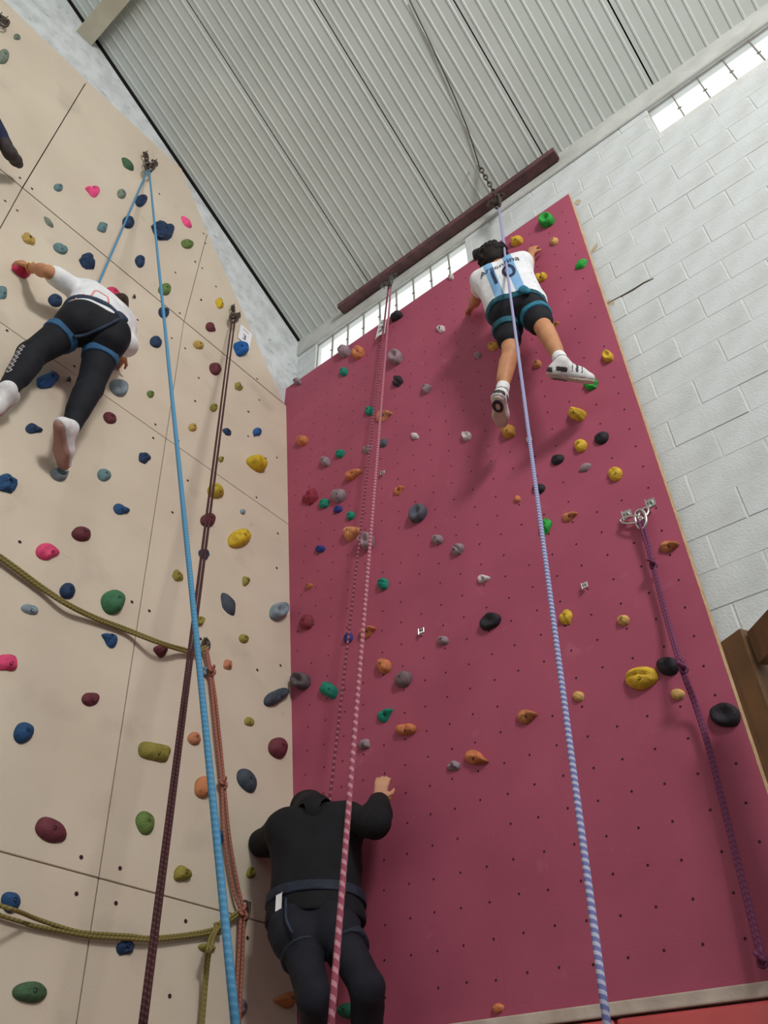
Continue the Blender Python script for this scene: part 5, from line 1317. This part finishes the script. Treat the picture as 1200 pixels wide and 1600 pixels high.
# strap from the belt across the seat, and the belt knot
camv = np.array(cam.matrix_world.translation); below = unit(J['pel'] - camv)
R = g.on_back(leggings, [(q.x, q.y) for q in catmull([(x, y, 0) for x, y in [(0.11, 0.489), (0.084, 0.312), (0.042, 0.072), (-0.001, -0.154), (-0.036, -0.306), (-0.077, -0.431)]], 4)], (J['pel'], g.rt, g.up), .012, below)
V, F, UV = tube_geo([p - Vector(J['pel']) for p in R], .010, 8)
link('harness_strap', mesh_data('harness_strap', V, F, M_NAVYH, True, UV), g.root)
kp = np.array(R[0]); f = Field([kp], .006, .09); f.cone(kp - g.rt * .02, kp + g.rt * .025, .026, .020, .02); f.cone(kp, kp - g.up * .05, .018, .014, .02); field_obj('belt_knot', f, M_NAVYH, g.root)
# coral line drawing round the lower back of the shirt
R = g.on_back(tee, [(q.x, q.y) for q in catmull([(x, y, 0) for x, y in [(-0.166, 0.152), (-0.163, 0.282), (-0.14, 0.404), (-0.112, 0.431), (-0.097, 0.511), (-0.096, 0.61), (-0.08, 0.667), (-0.033, 0.68), (-0.008, 0.676), (0.009, 0.591)]], 4)], (J['pel'], g.rt, g.up), .003, below)
V, F, UV = tube_geo([p - Vector(J['pel']) for p in R], .006, 6)
link('coral_print', mesh_data('coral_print', V, F, M_PINKPRINT, True, UV), g.root)
# pale chain of squares printed on the outer left calf
kn, an = J['knL'], J['anL']; ax = unit(an - kn)
sidev = unit(np.cross(ax, -g.fw)); sidev = sidev * (1 if sidev @ g.rt < 0 else -1)
vd = unit(-(-g.fw * .6 + sidev * .8)); ex = unit(np.cross(ax, vd)); 
V = []; F = []
for i in range(7):
    c0_ = .06 + i * .038
    for (s0, s1) in ((.022, .011),):
        bq = len(V)
        ring = [(-1, 0), (0, -1), (1, 0), (0, 1)]
        for (u, w) in ring: V.append((u * s0, c0_ + w * s0 * 1.05))
        for (u, w) in ring: V.append((u * s1, c0_ + w * s1 * 1.05))
        for k in range(4): F.append((bq + k, bq + (k + 1) % 4, bq + 4 + (k + 1) % 4, bq + 4 + k))
g.print_on(leggings, 'calf_print', V, F, (kn, ex, ax), M_GREYPRINT, .004, vd)
for a in 'LR':
    g.shoe(a, M_SHOEW, M_SOLEP, .18)
    d, dn, sd, an = g.footframe(a); kn = J['kn' + a]; ax = unit(an - kn)
c, hu, hf, hr = g.headframe()
f = Field([c], .007, .24)
f.ell(c + hu * .022 - hf * .014, (hr, hf, hu), (.088, .102, .102), .02); f.cone(c - hf * .10 + hu * .03, c - hf * .11 - hu * .02, .038, .03, .03)
f.cut(c + hf * .045 - hu * .02, unit(hf - .5 * hu), .0)
field_obj('hair', f, M_BROWNHAIR, g.root)
# bracelet
w0 = J['wrL']; dx = unit(J['wrL'] - J['elL']); s1 = unit(np.cross(dx, g.fw)); s2 = np.cross(dx, s1)
V, F = ring_geo(w0 - dx * .012, s1, s2, .034, .034, .004, 18)
link('bracelet', mesh_data('bracelet', [Vector(p) - Vector(J['pel']) for p in V], F, new_mat('gold', (220, 180, 110), .3, .5, 1.0)), g.root)

# ---- black-clad climber at the bottom
k = Person(POSES['blk'], 1.03, 'climber in black hooded jacket and dark trousers at the foot of the wall corner', SKIN, fat=.84)
J = k.J
k.body(None); k.face()
f = Field(k.pts, .009)
k.torso(f, .034)
for a in 'LR': k.arm(f, a, 0, 1.93, .026)
c, hu, hf, hr = k.headframe()
f.cone(J['neck'] - k.up * .03 - k.fw * .05 - k.rt * .07, J['neck'] - k.up * .03 - k.fw * .05 + k.rt * .07, .062, .062, .03)
f.cut(J['pel'], -k.hup)
f.ripple(.006, 18, 9)
field_obj('jacket', f, M_BLACKJ, k.root)
f = Field([c], .008, .26)
f.ell(c + hu * .02 - hf * .02, (hr, hf, hu), (.108, .122, .118), .02)
f.cone(c - hf * .07 - hu * .03, J['neck'] - k.fw * .06, .085, .10, .04)
f.cut(c + hf * .07, unit(hf - .2 * hu), .0)
f.ripple(.004, 30, 4)
field_obj('hood', f, M_BLACKJ, k.root)
f = Field(k.pts, .009)
f.cone(J['hipL'], J['hipR'], .118, .118, .04); f.cone(J['pel'], J['pel'] + k.up * .10, .118, .112, .04, 0, (k.fw, 1.1))
k.glutes(f, .022)
for a in 'LR': k.leg(f, a, 0, 1.9, .016)
f.ripple(.004, 20, 6)
field_obj('trousers', f, M_PANTS, k.root)
k.band(lambda f, gr: k.torso(f, gr), J['pel'] + k.hup * .105, k.hup, .024, M_DARKH, 'waist_belt', .046)
for a in 'LR':
    ax = unit(J['kn' + a] - J['hip' + a])
    k.band(lambda f, gr, a=a: k.leg(f, a, 0, .9, gr), J['hip' + a] + ax * .17, ax, .022, M_DARKH, 'leg_loop', .034)
    k.shoe(a, M_BLACKF, M_SHOEG, .18)
bt = [o for o in k.root.children if o.name.startswith('trousers')][0]
V = []; q = [(-.12, .09), (-.11, .02), (-.10, -.06), (-.07, -.12)]
R = k.on_back(bt, [(p.x, p.y) for p in catmull([(x, y, 0) for x, y in q], 5)], (J['pel'], k.rt, k.up), .02)
V, F, UV = tube_geo([p - Vector(J['pel']) for p in R], .006, 6)
link('gear_cord', mesh_data('gear_cord', V, F, M_NAVYH, True, UV), k.root)
jk = [o for o in k.root.children if o.name.startswith('jacket')][0]
R = k.on_back(jk, [(-.165, .10), (-.135, .10), (-.135, .02), (-.165, .02)], (J['pel'], k.rt, k.up), .012)
link('white_label', mesh_data('white_label', [p - Vector(J['pel']) for p in R], [(0, 1, 2, 3)], M_PAPER, False), k.root)

# ---- climber mostly outside the frame at the top left
h = Person(POSES['leg'], .95, 'climber mostly outside the frame, only a dark-jeaned lower leg showing at top left', SKIN, .010)
J = h.J
h.body(None); h.face()
f = Field(h.pts, .010)
h.torso(f, .022)
for a in 'LR': h.arm(f, a, 0, .8, .022)
f.cut(J['pel'] + h.up * .0, -h.up); f.ripple(.004, 20, 12)
field_obj('t_shirt', f, M_NAVYH, h.root)
f = Field(h.pts, .009)
f.cone(J['hipL'], J['hipR'], .112, .112, .04)
h.glutes(f, .02)
for a in 'LR': h.leg(f, a, 0, 1.86, .014)
field_obj('jeans', f, M_DENIM, h.root)
for a in 'LR':
    d, dn, sd, an = h.footframe(a)
    f = Field([an, J['to' + a]], .007, .14)
    f.cone(an - dn * .05, an + dn * .015, .046, .043, .02); f.cone(an + dn * .015 - d * .025, an + d * .09 + dn * .03, .041, .037, .03); f.cone(an + d * .09 + dn * .03, an + d * .155 + dn * .035, .037, .030, .03)
    field_obj('sock', f, M_SOCKD, h.root)
c, hu, hf, hr = h.headframe()
f = Field([c], .008, .24)
f.ell(c + hu * .022 - hf * .014, (hr, hf, hu), (.090, .104, .104), .02); f.cut(c + hf * .045 - hu * .02, unit(hf - .5 * hu), .0)
field_obj('hair', f, M_HAIR, h.root)
